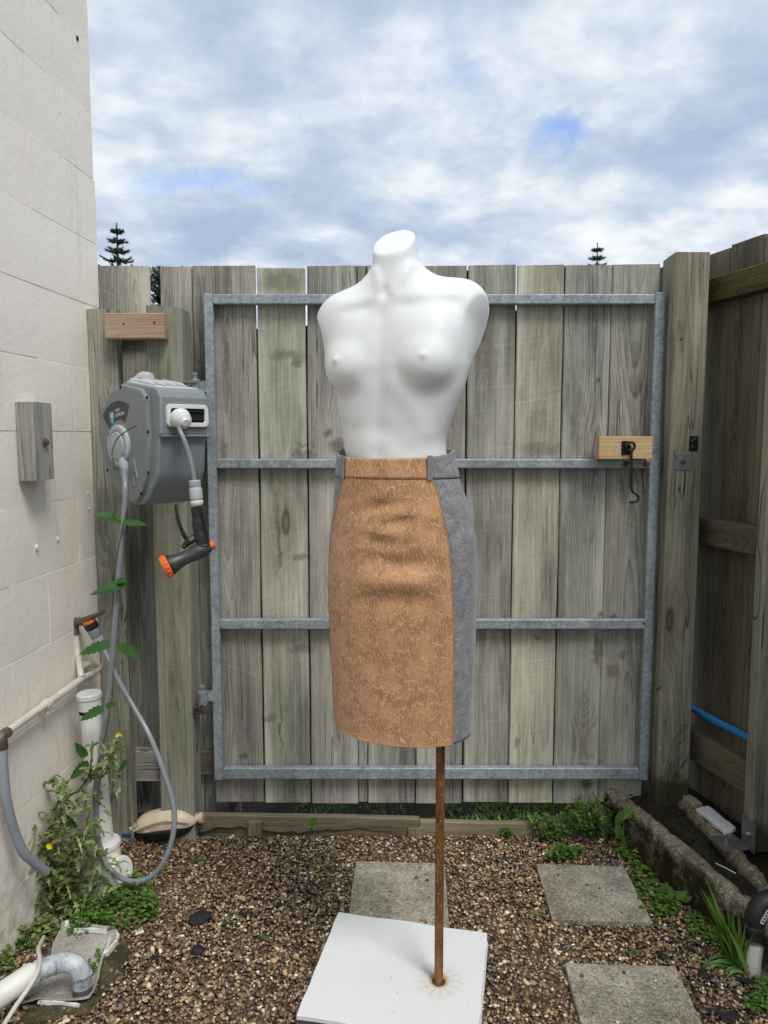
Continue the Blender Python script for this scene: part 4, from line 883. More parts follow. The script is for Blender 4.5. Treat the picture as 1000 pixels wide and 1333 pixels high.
def fold(x, z):
    py = pyof(z); g = lambda c, w_: math.exp(-((py - c) / w_) ** 2)
    u = (x - .03) / .1
    d = -.0055 * g(652 + 10 * u * u - 4 * u, 9) * math.exp(-((u + .35) / .5) ** 2)
    d += -.005 * g(672 - 14 * u, 8) * math.exp(-((u - .1) / .45) ** 2) + .004 * g(662 + 4 * u, 9) * math.exp(-((u - .3) / .5) ** 2)
    d += -.005 * g(700 + 10 * u, 9) * math.exp(-((u + .45) / .45) ** 2) - .0055 * g(724 - 5 * abs(u), 10) * math.exp(-(u / .8) ** 4)
    d += .006 * g(745, 13) * math.exp(-(u / .85) ** 4) + .003 * g(688, 10) * math.exp(-((u + .5) / .5) ** 2) - .003 * g(770, 14) * math.exp(-(u / .8) ** 4)
    d += .0016 * mn.noise(Vector((x * 18, 1, z * 9))) + .0008 * mn.noise(Vector((x * 50, 4, z * 30)))
    return d
def skpt(t, z, off=0.0):
    cx0, a_, b_ = rowpar(z); x = cx0 + a_ * cs * math.cos(t) - b_ * sn * math.sin(t); y = YM - a_ * sn * math.cos(t) - b_ * cs * math.sin(t)
    nx_ = math.cos(t) / a_; nf = math.sin(t) / b_; l = math.hypot(nx_, nf); nx_, nf = nx_ / l, nf / l
    N_ = Vector((nx_ * cs - nf * sn, -nx_ * sn - nf * cs, 0)); fo = fold(x, z) * 1.45 * max(0, nf) + off
    return Vector((x, y, z)) + N_ * fo
def grid(name, t0f, t1f, z0, z1, nt, nz_, mat, off=0.0, thick=.0022, zoff=None, parent=sk, lab=None):
    mb = MB(); uvs = []
    for j in range(nz_ + 1):
        z = z0 + (z1 - z0) * j / nz_; ta, tb_ = t0f(z), t1f(z); u = 0; pv = None
        row = []
        for i in range(nt + 1):
            t = ta + (tb_ - ta) * i / nt; z2 = z + (zoff(t) * (j / nz_ if zoff else 0) if zoff else 0)
            p = skpt(t, z2, off); u += (p - pv).length if pv is not None else 0; pv = p; mb.v.append(tuple(p)); row.append(u)
        uvs += [(r_ - row[-1] / 2 + .5, z) for r_ in row]
    for j in range(nz_):
        for i in range(nt): k = j * (nt + 1) + i; mb.f.append((k, k + 1, k + nt + 2, k + nt + 1))
    o = mb.build(name, mat, parent, smooth=None); me = o.data; me.shade_smooth(); ul = me.uv_layers.new(name='UVMap')
    vi = np.empty(len(me.loops), int); me.loops.foreach_get('vertex_index', vi); ul.data.foreach_set('uv', np.array(uvs)[vi].ravel())
    md = o.modifiers.new('cloth', 'SOLIDIFY'); md.thickness = thick; md.offset = -1
    return o
fR = lambda z: float(np.interp(z, zk, tRs)); fL = lambda z: float(np.interp(z, zk, tLs))
zband = P(500, 623, YM - .1).z; ztop = P(500, 597, YM - .1).z
grid('front_panel', fR, fL, zhem, zband, 70, 150, M['lace'])
grid('side_panel', fL, lambda z: fR(z) + 2 * math.pi, zhem, zband, 90, 60, M['wool'], off=-.0008)
rise = lambda t: .018 * (1 - max(0, math.sin(t)) ** .6) 
grid('waistband_front', lambda z: fR(zband) + .05, lambda z: fL(zband) - .06, zband - .0005, ztop, 40, 8, M['lace'], off=.0016, thick=.004, zoff=rise)
grid('waistband_back', lambda z: fL(zband) - .06, lambda z: fR(zband) + .05 + 2 * math.pi, zband - .0005, ztop, 70, 8, M['wool'], off=.0014, thick=.004, zoff=rise)
for (pxa, pya, pxb, pyb, w_) in ((447, 590, 443, 625, .010), (556, 592, 561, 623, .011)):
    ta = theta_of(ztop, pxa, pya) if pxa > 500 else math.pi - .62; 
    if pxa > 500: ta = fR(zband) + .03
    else: ta = fL(zband) - .03
    mb = MB(); A0, A1 = skpt(ta, zband - .004, .006), skpt(ta, ztop + rise(ta) + .003, .005); mid = (A0 + A1) / 2; T = (skpt(ta + .05, zband, .005) - skpt(ta, zband, .005)).normalized(); Nr = T.cross(Vector((0, 0, 1))); L_ = (A1 - A0).length
    pts = []; 
    for sx in (-1, 1):
        for so in (0, .0022):
            pass
    Mx = Matrix((T, Nr, Vector((0, 0, 1)))).transposed(); mb.box(mid, (w_, .0025, L_), Mx); o = mb.build('belt_loop', M['wool'], sk, bevel=.001); o.data.uv_layers.new()
grid('hem_seam', fR, fL, zhem + .0, zhem + .0025, 60, 1, M['lace'], off=.0006, thick=.003)
def seamline(fn, off, name):
    MB().tube([skpt(fn(z), z, off) for z in np.linspace(zhem, zband, 70)], .0012, 6).build(name, M['lace'], sk).data.uv_layers.new()
seamline(fR, .0005, 'seam'); seamline(fL, .0005, 'seam')
# ================================================================== HOSE REEL
yaw = R(47); fdir = Vector((math.sin(yaw), -math.cos(yaw), 0)); rdir = Vector((math.cos(yaw), math.sin(yaw), 0)); UP = Vector((0, 0, 1))
o0 = P(176, 658, 2.165); org = Vector((o0.x, o0.y, o0.z)) - fdir * .203
RW = .165
def RL(u, v, r=0.0): return org + fdir * u + rdir * r + UP * v
reel = thing('hose_reel', 'grey plastic wall mounted retractable hose reel beside the gate', 'hose reel', RL(.15, 0, .08))
prof = [(0, .19), (.004, .225), (.014, .258), (.03, .285), (.055, .308), (.09, .332), (.13, .347), (.155, .349), (.295, .33), (.318, .322), (.331, .30), (.329, .20), (.318, .190), (.309, .10), (.295, .07), (.254, .022), (.235, .006), (.203, 0), (.16, .004), (.12, .020), (.085, .040), (.05, .068), (.022, .105), (.006, .15)]
mb = MB(); mb.prism(prof, lambda u, v, h: RL(u, v, h), 0.012, RW); body_ = mb.build('housing', M['reel'], reel, bevel=.012, seg=4, smooth=30)
# raised side cheek
cc_ = (.16, .175); ins = [(cc_[0] + (u - cc_[0]) * .985, cc_[1] + (v - cc_[1]) * .985) for u, v in prof if u < .30] 
ins = [(0.004, .19), (.018, .255), (.055, .303), (.10, .331), (.15, .343), (.25, .325), (.278, .30), (.284, .20), (.275, .10), (.235, .03), (.20, .006), (.16, .01), (.12, .026), (.085, .046), (.05, .074), (.022, .115)]
mb = MB(); mb.prism(ins, lambda u, v, h: RL(u, v, h), 0.0, .02); mb.build('side_cheek', M['reel'], reel, bevel=.007, seg=3, smooth=30)
# top cover and ribs, sky reflection painted as a paler grey
tp = MB(); tp.prism([(.145, .340), (.30, .322), (.300, .330), (.150, .352)], lambda u, v, h: RL(u, v, h), .02, RW - .01); tp.build('top_cover', M['reel_top_lit'], reel, bevel=.003)
for k in range(4):
    r_ = .035 + k * .032; mb = MB(); mb.tube([RL(.105, .345, r_), RL(.15, .355, r_), RL(.24, .343, r_), RL(.275, .336, r_)], [.003, .007, .006, .002], 8); mb.build('top_rib', M['reel_top_lit'], reel)
# carrying handle nub
mb = MB(); mb.tube(smoothpath([RL(.07, .325, .08), RL(.09, .352, .08), RL(.13, .364, .08), RL(.17, .357, .08)], 4), .011, 10, flat=1.8); mb.build('handle', M['reel_top_lit'], reel)
# outlet frame on the front
def FL_(r, v, d=0): return RL(.331 + d, v, r)          # d out of the front
def rrect(cx, cy, w, h_, rad, k=5):
    out = []
    for (sx, sy, a0) in ((1, 1, 0), (-1, 1, 90), (-1, -1, 180), (1, -1, 270)):
        for i in range(k + 1): a = R(a0 + 90 * i / k); out.append((cx + sx * (w / 2 - rad) + math.cos(a) * rad, cy + sy * (h_ / 2 - rad) + math.sin(a) * rad))
    return out
fr_c = (.094, .2515)
outer = rrect(*fr_c, .132, .062, .014); inner = rrect(*fr_c, .108, .038, .006); mb = MB(); m_ = len(outer)
for loop, d in ((outer, -.002), (outer, .008), (inner, .008), (inner, -.002)):
    for (r_, v_) in loop: mb.v.append(tuple(FL_(r_, v_, d)))
for L_ in range(3):
    for j in range(m_): mb.f.append((L_ * m_ + j, L_ * m_ + (j + 1) % m_, (L_ + 1) * m_ + (j + 1) % m_, (L_ + 1) * m_ + j))
fr = mb.build('outlet_frame', M['white'], reel, bevel=.002, seg=2)
MB().box(FL_(*fr_c, .0012), (.108, .002, .040), Matrix((rdir, -fdir, UP)).transposed()).build('outlet_slot', M['hole'], reel)
for dv_ in (-.010, .012): MB().tube([FL_(.045, fr_c[1] + dv_, .004), FL_(.145, fr_c[1] + dv_, .004)], .0025, 8).build('roller', M['iron'], reel)
# lower recess lines and body seam
MB().prism([(.322, .191), (.3345, .194), (.334, .199), (.322, .199)], lambda u, v, h: RL(u, v, h), .016, RW - .002).build('front_lip', M['reel'], reel, bevel=.002)
for (u, v) in ((.143, .333), (.285, .300), (.284, .207), (.279, .095), (.238, .035), (.05, .095)):
    MB().lathe(RL(u, v, -.001), -rdir, [(.0045, -.002), (.0045, .0004), (.003, .0006), (.003, -.001)], 10).build('screw_recess', M['hole'], reel)
# vertical pressed ridges near the hub
for (u0, v0, u1, v1) in ((.205, .13, .222, .078), (.198, .082, .205, .055)):
    MB().tube([RL(u0, v0, 0), RL(u1, v1, 0)], [.003, .003], 8).build('pressed_ridge', M['reel'], reel)
# hub disc
hb = RL(.128, .168, 0); MB().lathe(hb, -rdir, [(.060, -.002), (.060, .006), (.056, .010), (.046, .011), (.044, .008), (.040, .008), (.038, .013), (.022, .015), (.0, .015)], 40).build('hub_disc', M['ltgrey'], reel)
for a in (40, 140, 250, 330): MB().lathe(hb - rdir * .010 + fdir * math.cos(R(a)) * .051 + UP * math.sin(R(a)) * .051, -rdir, [(.003, 0), (.003, .0025), (.001, .003)], 8).build('hub_screw', M['zinc'], reel)
# badge: dark fan-shaped plate with a little blue shield and two lines of print
bc = (.128, .168)
def fan(r0, r1, a0, a1, k=14):
    return [(bc[0] + math.cos(R(a0 + (a1 - a0) * i / k)) * r1, bc[1] + math.sin(R(a0 + (a1 - a0) * i / k)) * r1) for i in range(k + 1)] + [(bc[0] + math.cos(R(a1 - (a1 - a0) * i / k)) * r0, bc[1] + math.sin(R(a1 - (a1 - a0) * i / k)) * r0) for i in range(k + 1)]
bd = MB().prism(fan(.075, .128, 62, 138), lambda u, v, h: RL(u, v, h), -.0012, .002).build('badge', M['labeldark'], reel, smooth=None)
sh = [(.070, .272), (.094, .276), (.096, .256), (.090, .243), (.084, .237), (.076, .243), (.070, .254)]
MB().prism([(u + .008, v - .009) for u, v in sh], lambda u, v, h: RL(u, v, h), -.0018, .0).build('badge_shield', M['labelblue'], bd, smooth=None)
MB().prism([(u * .6 + .0405, v * .4 + .1505) for u, v in sh], lambda u, v, h: RL(u, v, h), -.0022, .0).build('badge_shield_light', M['labelwhite'], bd, smooth=None)
for (txt, u, v, s_) in (('HOSE', .112, .262, .013), ('REEL CO', .112, .248, .011)) if False else ():
    pass
for row, (u0, v0, nl) in enumerate(((.112, .264, 4), (.112, .2505, 8))):
    lt = MB()
    for i in range(nl):
        u = u0 + i * .0062; v = v0 + i * .0008; hh = .0085
        # blocky strokes that read as the tiny print on the badge
        lt.prism([(u, v), (u + .0012, v), (u + .0012, v + hh), (u, v + hh)], lambda a_, b_, h_: RL(a_, b_, h_), -.0018, 0)
        if i % 3 != 1: lt.prism([(u, v + hh - .0014), (u + .0046, v + hh - .0014), (u + .0046, v + hh), (u, v + hh)], lambda a_, b_, h_: RL(a_, b_, h_), -.0018, 0)
        if i % 2 == 0: lt.prism([(u, v), (u + .0046, v), (u + .0046, v + .0014), (u, v + .0014)], lambda a_, b_, h_: RL(a_, b_, h_), -.0018, 0)
        if i % 2: lt.prism([(u + .0034, v), (u + .0046, v), (u + .0046, v + hh), (u + .0034, v + hh)], lambda a_, b_, h_: RL(a_, b_, h_), -.0018, 0)
    lt.build('badge_print', M['labelwhite'], bd, smooth=None)
# swivel bracket behind
mb = MB(); mb.box(RL(-.015, .2, .085), (.02, .03, .16), Matrix((rdir, -fdir, UP)).transposed()); mb.build('wall_bracket', M['reel'], reel, bevel=.004)
# ball stop, short hose, coupling
out = MB(); bcp = FL_(.060, .244, .028)
out.lathe(FL_(.062, .250, .004), (bcp - FL_(.062, .250, .004)).normalized() * 1.0 + Vector((0, 0, -.15)), [(.016, 0), (.024, .004), (.028, .012), (.028, .020), (.026, .022), (.027, .024), (.024, .034), (.022, .035), (.021, .042), (.012, .048), (.010, .052)], 28)
out.build('ball_stop', M['white'], reel)
g0 = P(234, 560, bcp.y - .025); g1 = P(253.5, 627, bcp.y - .04)
YN = g1.y
MB().tube(smoothpath([g0 + Vector((-.004, .02, .006)), g0, P(240, 573, YN + .006), P(247, 594, YN + .002), P(251, 611, YN), g1], 6), .0062, 14).build('outlet_hose', M['greyhose'], reel)
cdir = (P(257, 660, YN) - g1).normalized()
MB().lathe(g1 - cdir * .004, cdir, [(.014, 0), (.0155, .002), (.0155, .016), (.0142, .018), (.0148, .020)], 22).build('coupling', M['ltgrey'], reel)
MB().lathe(g1 + cdir * .016, cdir, [(.0150, 0), (.0172, .004), (.0172, .030), (.014, .034)], 22).build('coupling', M['ltgrey'], reel)
MB().lathe(g1 + cdir * .050, cdir, [(.016, 0), (.0175, .003), (.0165, .010), (.014, .014)], 22).build('coupling_collar', M['white'], reel)
# spray gun
gun = thing('spray_gun', 'black and orange pistol hose nozzle hanging below the reel', 'hose nozzle', P(255, 700, YN))
MB().tube(smoothpath([P(256, 660, YN), P(258, 675, YN), P(260, 690, YN), P(264, 705, YN), P(265, 711, YN)], 5), [.0155] * 6 + [.0175] * 6 + [.019] * 6 + [.021] * 3, 18).build('grip', M['black'], gun)
for i in range(8):
    p = P(266 + i * .55, 668 + i * 4.2, YN - .0); MB().tube([p + Vector((-.004, -.013, 0)), p + Vector((.002, -.006, 0)), p + Vector((.003, .004, 0))], .0016, 5).build('grip_rib', M['black'], gun)
bdir = (P(226, 727, YN - .03) - P(266, 708, YN)).normalized()
MB().lathe(P(274, 710.5, YN + .006), bdir, [(.012, 0), (.017, .006), (.021, .02), (.021, .045), (.018, .06), (.019, .085), (.024, .105), (.0265, .112)], 24).build('barrel', M['dgreen'], gun)
bd0 = P(274, 710.5, YN + .006)
MB().lathe(bd0 + bdir * .1125, bdir, [(.028, 0), (.0285, .004), (.027, .006)], 24).build('barrel_ring', M['black'], gun)
MB().lathe(bd0 + bdir * .119, bdir, [(.0285, 0), (.030, .002), (.030, .014), (.0275, .018), (.022, .018), (.021, .014), (.0, .014)], 24).build('spray_head', M['orange'], gun)
for i in range(16):
    a = 2 * math.pi * i / 16; ux = bdir.orthogonal().normalized(); vx = bdir.cross(ux); q_ = bd0 + bdir * .122 + (ux * math.cos(a) + vx * math.sin(a)) * .030
    MB().tube([q_, q_ + bdir * .010], .0018, 5).build('grip_tooth', M['orange'], gun)
MB().lathe(bd0 - bdir * .008, bdir, [(.0, -.004), (.010, -.004), (.0125, -.001), (.0125, .012)], 20).build('flow_knob', M['orange'], gun)
lev = smoothpath([P(228.5, 657, YN - .01), P(231, 672, YN - .012), P(235, 686, YN - .01), P(241, 699, YN - .005), P(248, 706, YN)], 5)
MB().tube(lev, [.0035] * 5 + [.0045] * 8 + [.0055] * 8, 10, flat=1.6).build('trigger', M['black'], gun)
mb = MB(); mb.tube([P(238, 713, YN - .012), P(247, 704, YN - .01), P(254, 700, YN)], [.006, .011, .010], 10); mb.build('trigger_pivot', M['black'], gun)
for px, py in ((240, 711), (247, 701)): MB().ico(P(px, py, YN - .024), .0022).build('pivot_pin', M['zinc'], gun)
# ------------------------------------------------------------------ supply hose
tapY = WL(120, 812, .05).y
hY = 2.12
pts = [(162, 610, hb.y - .03), (163, 630, 2.13), (162, 660, 2.12), (156.5, 720, 2.12), (150.5, 800, 2.13), (144.5, 880, 2.14), (136.5, 942, 2.15), (130, 997, 2.15), (125.5, 1046, 2.15), (128.5, 1095, 2.14), (143, 1131, 2.12), (169, 1147, 2.10), (195, 1142, 2.10), (213, 1122, 2.10), (225, 1088, 2.11), (226, 1049, 2.13), (213, 1004, 2.15), (195, 958, 2.18), (175, 922, 2.22), (160, 896, 2.24), (143, 862, 2.26), (128, 828, tapY - .01)]
hp_ = smoothpath([P(*q) for q in pts], 7)
MB().tube(hp_, .0078, 14).build('supply_hose', M['greyhose'], reel, label='long grey supply hose hanging in a loop')
MB().lathe(P(161, 596, hb.y - .022), (P(163, 625, hb.y - .03) - P(161, 596, hb.y - .022)), [(.013, 0), (.0145, .01), (.0125, .035), (.010, .05)], 16).build('hose_inlet', M['ltgrey'], reel)
# ================================================================== TAP AND WALL PIPES
tap = thing('garden_tap', 'weathered metal garden tap on a white riser pipe against the wall', 'tap', WL(100, 880, .03))
TY = tapY
a = P(91, 812, TY + .02); b = P(100, 806, TY); c = P(118, 804, TY - .02)
MB().tube(smoothpath([P(97, 808, TY), P(108, 809, TY - .01), P(121, 803, TY - .02)], 5), [.011, .011, .012, .013, .013, .013, .012, .012, .011, .010, .009], 14).build('valve_body', M['brass'], tap)
MB().tube([P(88, 810, TY + .01), P(92, 802, TY + .01), P(91, 814, TY + .01)], [.004, .0055, .004], 8).build('tap_flange', M['brass'], tap)
MB().tube([P(120, 803, TY - .02), P(129, 799, TY - .04), P(136, 796, TY - .05)], [.008, .006, .0075], 12).build('tap_handle', M['brass'], tap)
MB().tube([P(97, 808, TY), P(98, 818, TY), P(98.5, 826, TY)], [.012, .0105, .012], 14).build('elbow', M['brass'], tap)
cd_ = (P(129, 834, TY - .01) - P(115, 807, TY - .02)).normalized(); c0 = P(115.5, 808, TY - .02)
MB().lathe(c0, cd_, [(.0185, 0), (.0195, .002), (.0195, .006), (.018, .008)], 22).build('connector_ring', M['orange'], tap)
MB().lathe(c0 + cd_ * .008, cd_, [(.0205, 0), (.0205, .016), (.018, .020)], 22).build('connector_nut', M['black'], tap)
MB().lathe(c0 + cd_ * .028, cd_, [(.0175, 0), (.0185, .002), (.0165, .026), (.014, .028)], 22).build('connector_body', M['greyhose'], tap)
MB().lathe(c0 + cd_ * .056, cd_, [(.0165, 0), (.0165, .014), (.0125, .024), (.009, .026)], 22).build('connector_tail', M['ltgrey'], tap)
# cream pipe: up riser, along wall
pw = [WL(98.5, 824, .028), WL(101, 850, .028), WL(106, 880, .028), WL(108.5, 883, .03)]
MB().tube([P(98.5, 824, TY), P(101, 850, TY), P(106, 881, WL(106, 881, .028).y)], .0098, 14).build('riser_pipe', M['creampvc'], tap)
wpipe = thing('wall_pipe', 'cream painted water pipe clipped along the foot of the wall to a grey hose', 'pipe', WL(50, 920, .03))
path = [WL(108, 866, .012), WL(118, 864.5, .020), WL(126, 865, .026), WL(128.5, 869, .028), WL(122, 876, .028), WL(108, 883, .028), WL(84, 900, .028), WL(60, 917, .028), WL(30, 938, .028), WL(4, 957, .028)]
MB().tube(smoothpath(path, 5), .0105, 14).build('pipe_run', M['creampvc'], wpipe)
p = WL(60, 917, .026); ax_ = (WL(40, 931, .028) - WL(80, 903, .028)).normalized()
MB().lathe(p - ax_ * .009, ax_, [(.0125, 0), (.0155, .001), (.0155, .017), (.0125, .018)], 16).build('pipe_clip', M['creampvc'], wpipe); MB().box(p + Vector((.002, 0, -.018)), (.014, .012, .016)).build('clip_lug', M['creampvc'], wpipe, bevel=.002)
MB().tube(smoothpath([WL(10, 953, .028), WL(4, 957, .028), WL(1, 962, .028), WL(2, 970, .028)], 4), .0135, 14).build('pipe_elbow', M['brass'], wpipe)
MB().tube([WL(2, 965, .028), WL(3, 974, .028)], .0145, 14).build('pipe_collar', M['copper'], wpipe)
MB().tube(smoothpath([WL(3, 972, .028), WL(4, 1000, .03), WL(8, 1040, .034), WL(18, 1080, .04), WL(30, 1108, .05), WL(44, 1122, .06), WL(60, 1135, .07)], 6), .0125, 14).build('drop_hose', M['conduit'], wpipe)
# ================================================================== WHITE STANDPIPE
gp = G(140, 1153, 0.0); topc = P(116, 903, gp.y + .0)
spipe = thing('drain_standpipe', 'white plastic standpipe with a loose cap and inspection branch at the wall foot', 'drain pipe', gp)
base = P(134.5, 1100, gp.y); ax = (topc - base).normalized(); L_ = (topc - base).length
MB().lathe(base - ax * .02, ax, [(.0315, 0), (.0315, L_ - .035), (.029, L_ - .035)], 28).build('pipe', M['whitepvc'], spipe)
MB().lathe(base + ax * (L_ - .056), ax, [(.0322, 0), (.0322, .012)], 28).build('cap_gap_shade', M['hole'], spipe)  # black ring stands in for the shaded gap under the cap
MB().lathe(base + ax * (L_ - .045), ax, [(.0335, 0), (.0335, .032), (.0365, .033), (.0365, .045), (.033, .049), (.0, .050)], 28).build('cap', M['white'], spipe)
MB().lathe(base - ax * .13, ax, [(.043, 0), (.044, .075), (.048, .080), (.048, .125), (.0505, .127), (.0505, .140), (.046, .145), (.034, .145)], 30).build('socket', M['whitepvc'], spipe)
q = P(140, 1132, gp.y - .01); bx_dir = Vector((.86, -.46, .18)).normalized()
MB().lathe(q - bx_dir * .03, bx_dir, [(.036, 0), (.036, .055), (.042, .06), (.044, .072), (.044, .088), (.040, .093), (.030, .094), (.028, .090), (0, .090)], 28).build('inspection_branch', M['whitepvc'], spipe)
q2_ = P(122, 1128, gp.y - .03); MB().tube([q2_ + Vector((.02, .02, .03)), q2_ + Vector((-.008, -.02, -.04)), q2_ + Vector((-.01, -.03, -.11))], .030, 20).build('lower_bend', M['whitepvc'], spipe)
MB().tube([P(141, 1043, gp.y + .06), P(147, 1036, gp.y + .03), P(153, 1028, gp.y)], .0105, 12).build('overflow_stub', M['conduit'], spipe)
# ================================================================== CREAM AND BLACK BOX (underground valve body) by the fence foot
vb = G(215, 1090, 0); vbx = thing('valve_box', 'cream and black plastic water fitting lying on the gravel under the gate post', 'water fitting', vb)
e0, e1 = P(176, 1076, vb.y), P(259, 1065, vb.y); u_ = (e1 - e0).normalized(); vL = (e1 - e0).length; n_up = Vector((-u_.z, 0, u_.x)); 
secs = []
def vprof(hs, grow=0): # outline in side view
    pts = [(.0, .030), (.012, .048), (.040, .060), (.075, .066), (.088, .076), (.128, .078), (.150, .066), (.172, .052), (.182, .034)]
    return pts
mb = MB(); N_ = 22; m_ = 14
for i in range(N_ + 1):
    t = i / N_; s = t * vL; hh = .050 * (max(1 - abs(2 * t - 1) ** 3.2, .02) ** .5) + (.010 * math.exp(-((t - .62) / .22) ** 4)); dd = .052 * max(1 - abs(2 * t - 1) ** 4, .03) ** .5
    for j in range(m_):
        a = math.pi * 2 * j / m_; ca, sa = math.cos(a), math.sin(a)
        p = e0 + u_ * s + Vector((0, 1, 0)) * dd * ca + n_up * (hh * (abs(sa) ** .8) * (1 if sa > 0 else -.25)) + n_up * -.004; mb.v.append(tuple(p))
for i in range(N_):
    for j in range(m_): j2 = (j + 1) % m_; mb.f.append((i * m_ + j, i * m_ + j2, (i + 1) * m_ + j2, (i + 1) * m_ + j))
mb.f.append(tuple(range(m_))); mb.f.append(tuple(N_ * m_ + j for j in reversed(range(m_))))
mb.build('upper_shell', M['cream'], vbx, smooth=50)
mb = MB()
for i in range(N_ + 1):
    t = .06 + .86 * i / N_; s = t * vL; hh = .060 * (math.sin(math.pi * i / N_ * .96 + .06) ** .35); dd = .060 * math.sin(math.pi * (i / N_ * .96 + .02)) ** .35
    for j in range(m_):
        a = math.pi * 2 * j / m_; ca, sa = math.cos(a), math.sin(a)
        p = e0 + u_ * s + Vector((0, 1, 0)) * dd * ca * .98 + n_up * (-.004 + hh * (sa if sa < 0 else sa * .12) * .85) + Vector((0, -.004, 0)); mb.v.append(tuple(p))
for i in range(N_):
    for j in range(m_): j2 = (j + 1) % m_; mb.f.append((i * m_ + j, i * m_ + j2, (i + 1) * m_ + j2, (i + 1) * m_ + j))
mb.f.append(tuple(range(m_))); mb.f.append(tuple(N_ * m_ + j for j in reversed(range(m_))))
mb.build('lower_shell', M['black'], vbx, smooth=50)
MB().tube(smoothpath([e0 + Vector((.012, -.052, .012)), e0 + u_ * .06 + Vector((0, -.056, .026)), e0 + u_ * .12 + Vector((0, -.056, .034)), e1 + Vector((-.02, -.05, .010))], 6), .0035, 8).build('rim', M['cream'], vbx)
for e_, s_ in ((e0, -1), (e1, 1)): MB().lathe(e_ - u_ * s_ * .006, u_ * s_, [(.012, 0), (.012, .008), (.018, .009), (.018, .020), (.010, .021)], 20).build('end_nut', M['cream'], vbx)
MB().tube([e0 - u_ * .012, e0 - u_ * .035], .014, 14).build('valve', M['bluevalve'], vbx)
MB().box(e0 - u_ * .024 + Vector((0, -.01, -.018)), (.03, .02, .012)).build('valve_lever', M['bluevalve'], vbx, bevel=.003)
MB().tube(smoothpath([e1 + u_ * .012, e1 + u_ * .03 + Vector((0, 0, -.008)), e1 + u_ * .055 + Vector((0, 0, -.03)), e1 + u_ * .04 + Vector((0, -.02, -.036)), e1 + u_ * .01 + Vector((0, -.03, -.032))], 5), .0018, 6).build('wire', M['copper'], vbx)
# ================================================================== GULLY
gul = thing('drain_gully', 'broken concrete drain surround with white plastic rim at the wall foot', 'drain', G(90, 1270, 0))
# sunken tray: ragged rim with floor below
outl = [(20, 1310), (38, 1296), (60, 1262), (75, 1222), (84, 1203), (110, 1202), (119, 1208), (142, 1211), (154, 1217), (150, 1232), (135, 1250), (133, 1262), (128, 1280), (122, 1296), (110, 1308), (70, 1306), (40, 1310)]
op = [G(a_, b_, .0) for a_, b_ in outl]
mb = MB(); nO = len(op); cg = sum(op, Vector()) / nO
rings_ = [(1.0, .012), (.93, .012), (.86, .0), (.5, -.003), (.0, -.003)]
op2 = smoothpath(op + [op[0]], 3)[:-1]; nO = len(op2)
for k_, (sc_, z_) in enumerate(rings_):
    for p in op2: 
        v_ = cg + (p - cg) * (sc_ + (.07 * mn.noise(p * 26) if sc_ > .8 else 0)); mb.v.append((v_.x, v_.y, z_ + mn.noise(v_ * 30) * .004))
for k_ in range(len(rings_) - 1):
    for j in range(nO): j2 = (j + 1) % nO; mb.f.append((k_ * nO + j, k_ * nO + j2, (k_ + 1) * nO + j2, (k_ + 1) * nO + j))
mb.build('basin', M['gullyc'], gul, smooth=70)
# smeared mossy mortar between basin and gravel
mo_ = [(128, 1306), (118, 1318), (60, 1330), (20, 1333), (40, 1312), (110, 1306), (124, 1296), (131, 1262), (139, 1248), (153, 1230), (160, 1222), (172, 1225), (170, 1245), (150, 1275)]
mp = [G(a_, b_, 0) for a_, b_ in mo_]; mb = MB()
pl_ = [(p.x, p.y) for p in mp]; mb.prism(pl_, lambda u, v, h: (u, v, h), -.02, .0035); mb.build('mossy_mortar', M['mossc'], gul, smooth=40, bevel=.003)
def shard(path, w_, h_, z=.008):
    p_ = smoothpath([G(a_, b_, z) for a_, b_ in path], 4); mb = MB()
    for i, p in enumerate(p_):
        t = (p_[min(i + 1, len(p_) - 1)] - p_[max(i - 1, 0)]).normalized(); s_ = Vector((-t.y, t.x, 0)); ww = w_ * (.35 + .9 * random.random())
        for (a_, b_) in ((-1, 0), (-.8, 1), (.8, 1), (1, 0)): mb.v.append(tuple(p + s_ * ww * a_ + Vector((0, 0, h_ * b_ * (.8 + .4 * random.random()) - .006))))
    for i in range(len(p_) - 1):
        for j in range(3): k = i * 4 + j; mb.f.append((k, k + 1, k + 5, k + 4))
    mb.f.append((0, 1, 2, 3)); k = (len(p_) - 1) * 4; mb.f.append((k + 3, k + 2, k + 1, k))
    return mb.build('rim_shard', M['whitescrap'], gul, smooth=30)
shard([(85, 1203), (100, 1201), (116, 1203)], .008, .012); shard([(96, 1212), (118, 1211), (144, 1212)], .0035, .012)
shard([(152, 1215), (154, 1221), (148, 1231), (138, 1243)], .004, .012); shard([(50, 1303), (62, 1304), (80, 1305), (104, 1308)], .004, .008); shard([(144, 1222), (140, 1234), (133, 1246)], .003, .010); shard([(12, 1290), (30, 1270), (40, 1262)], .004, .012)
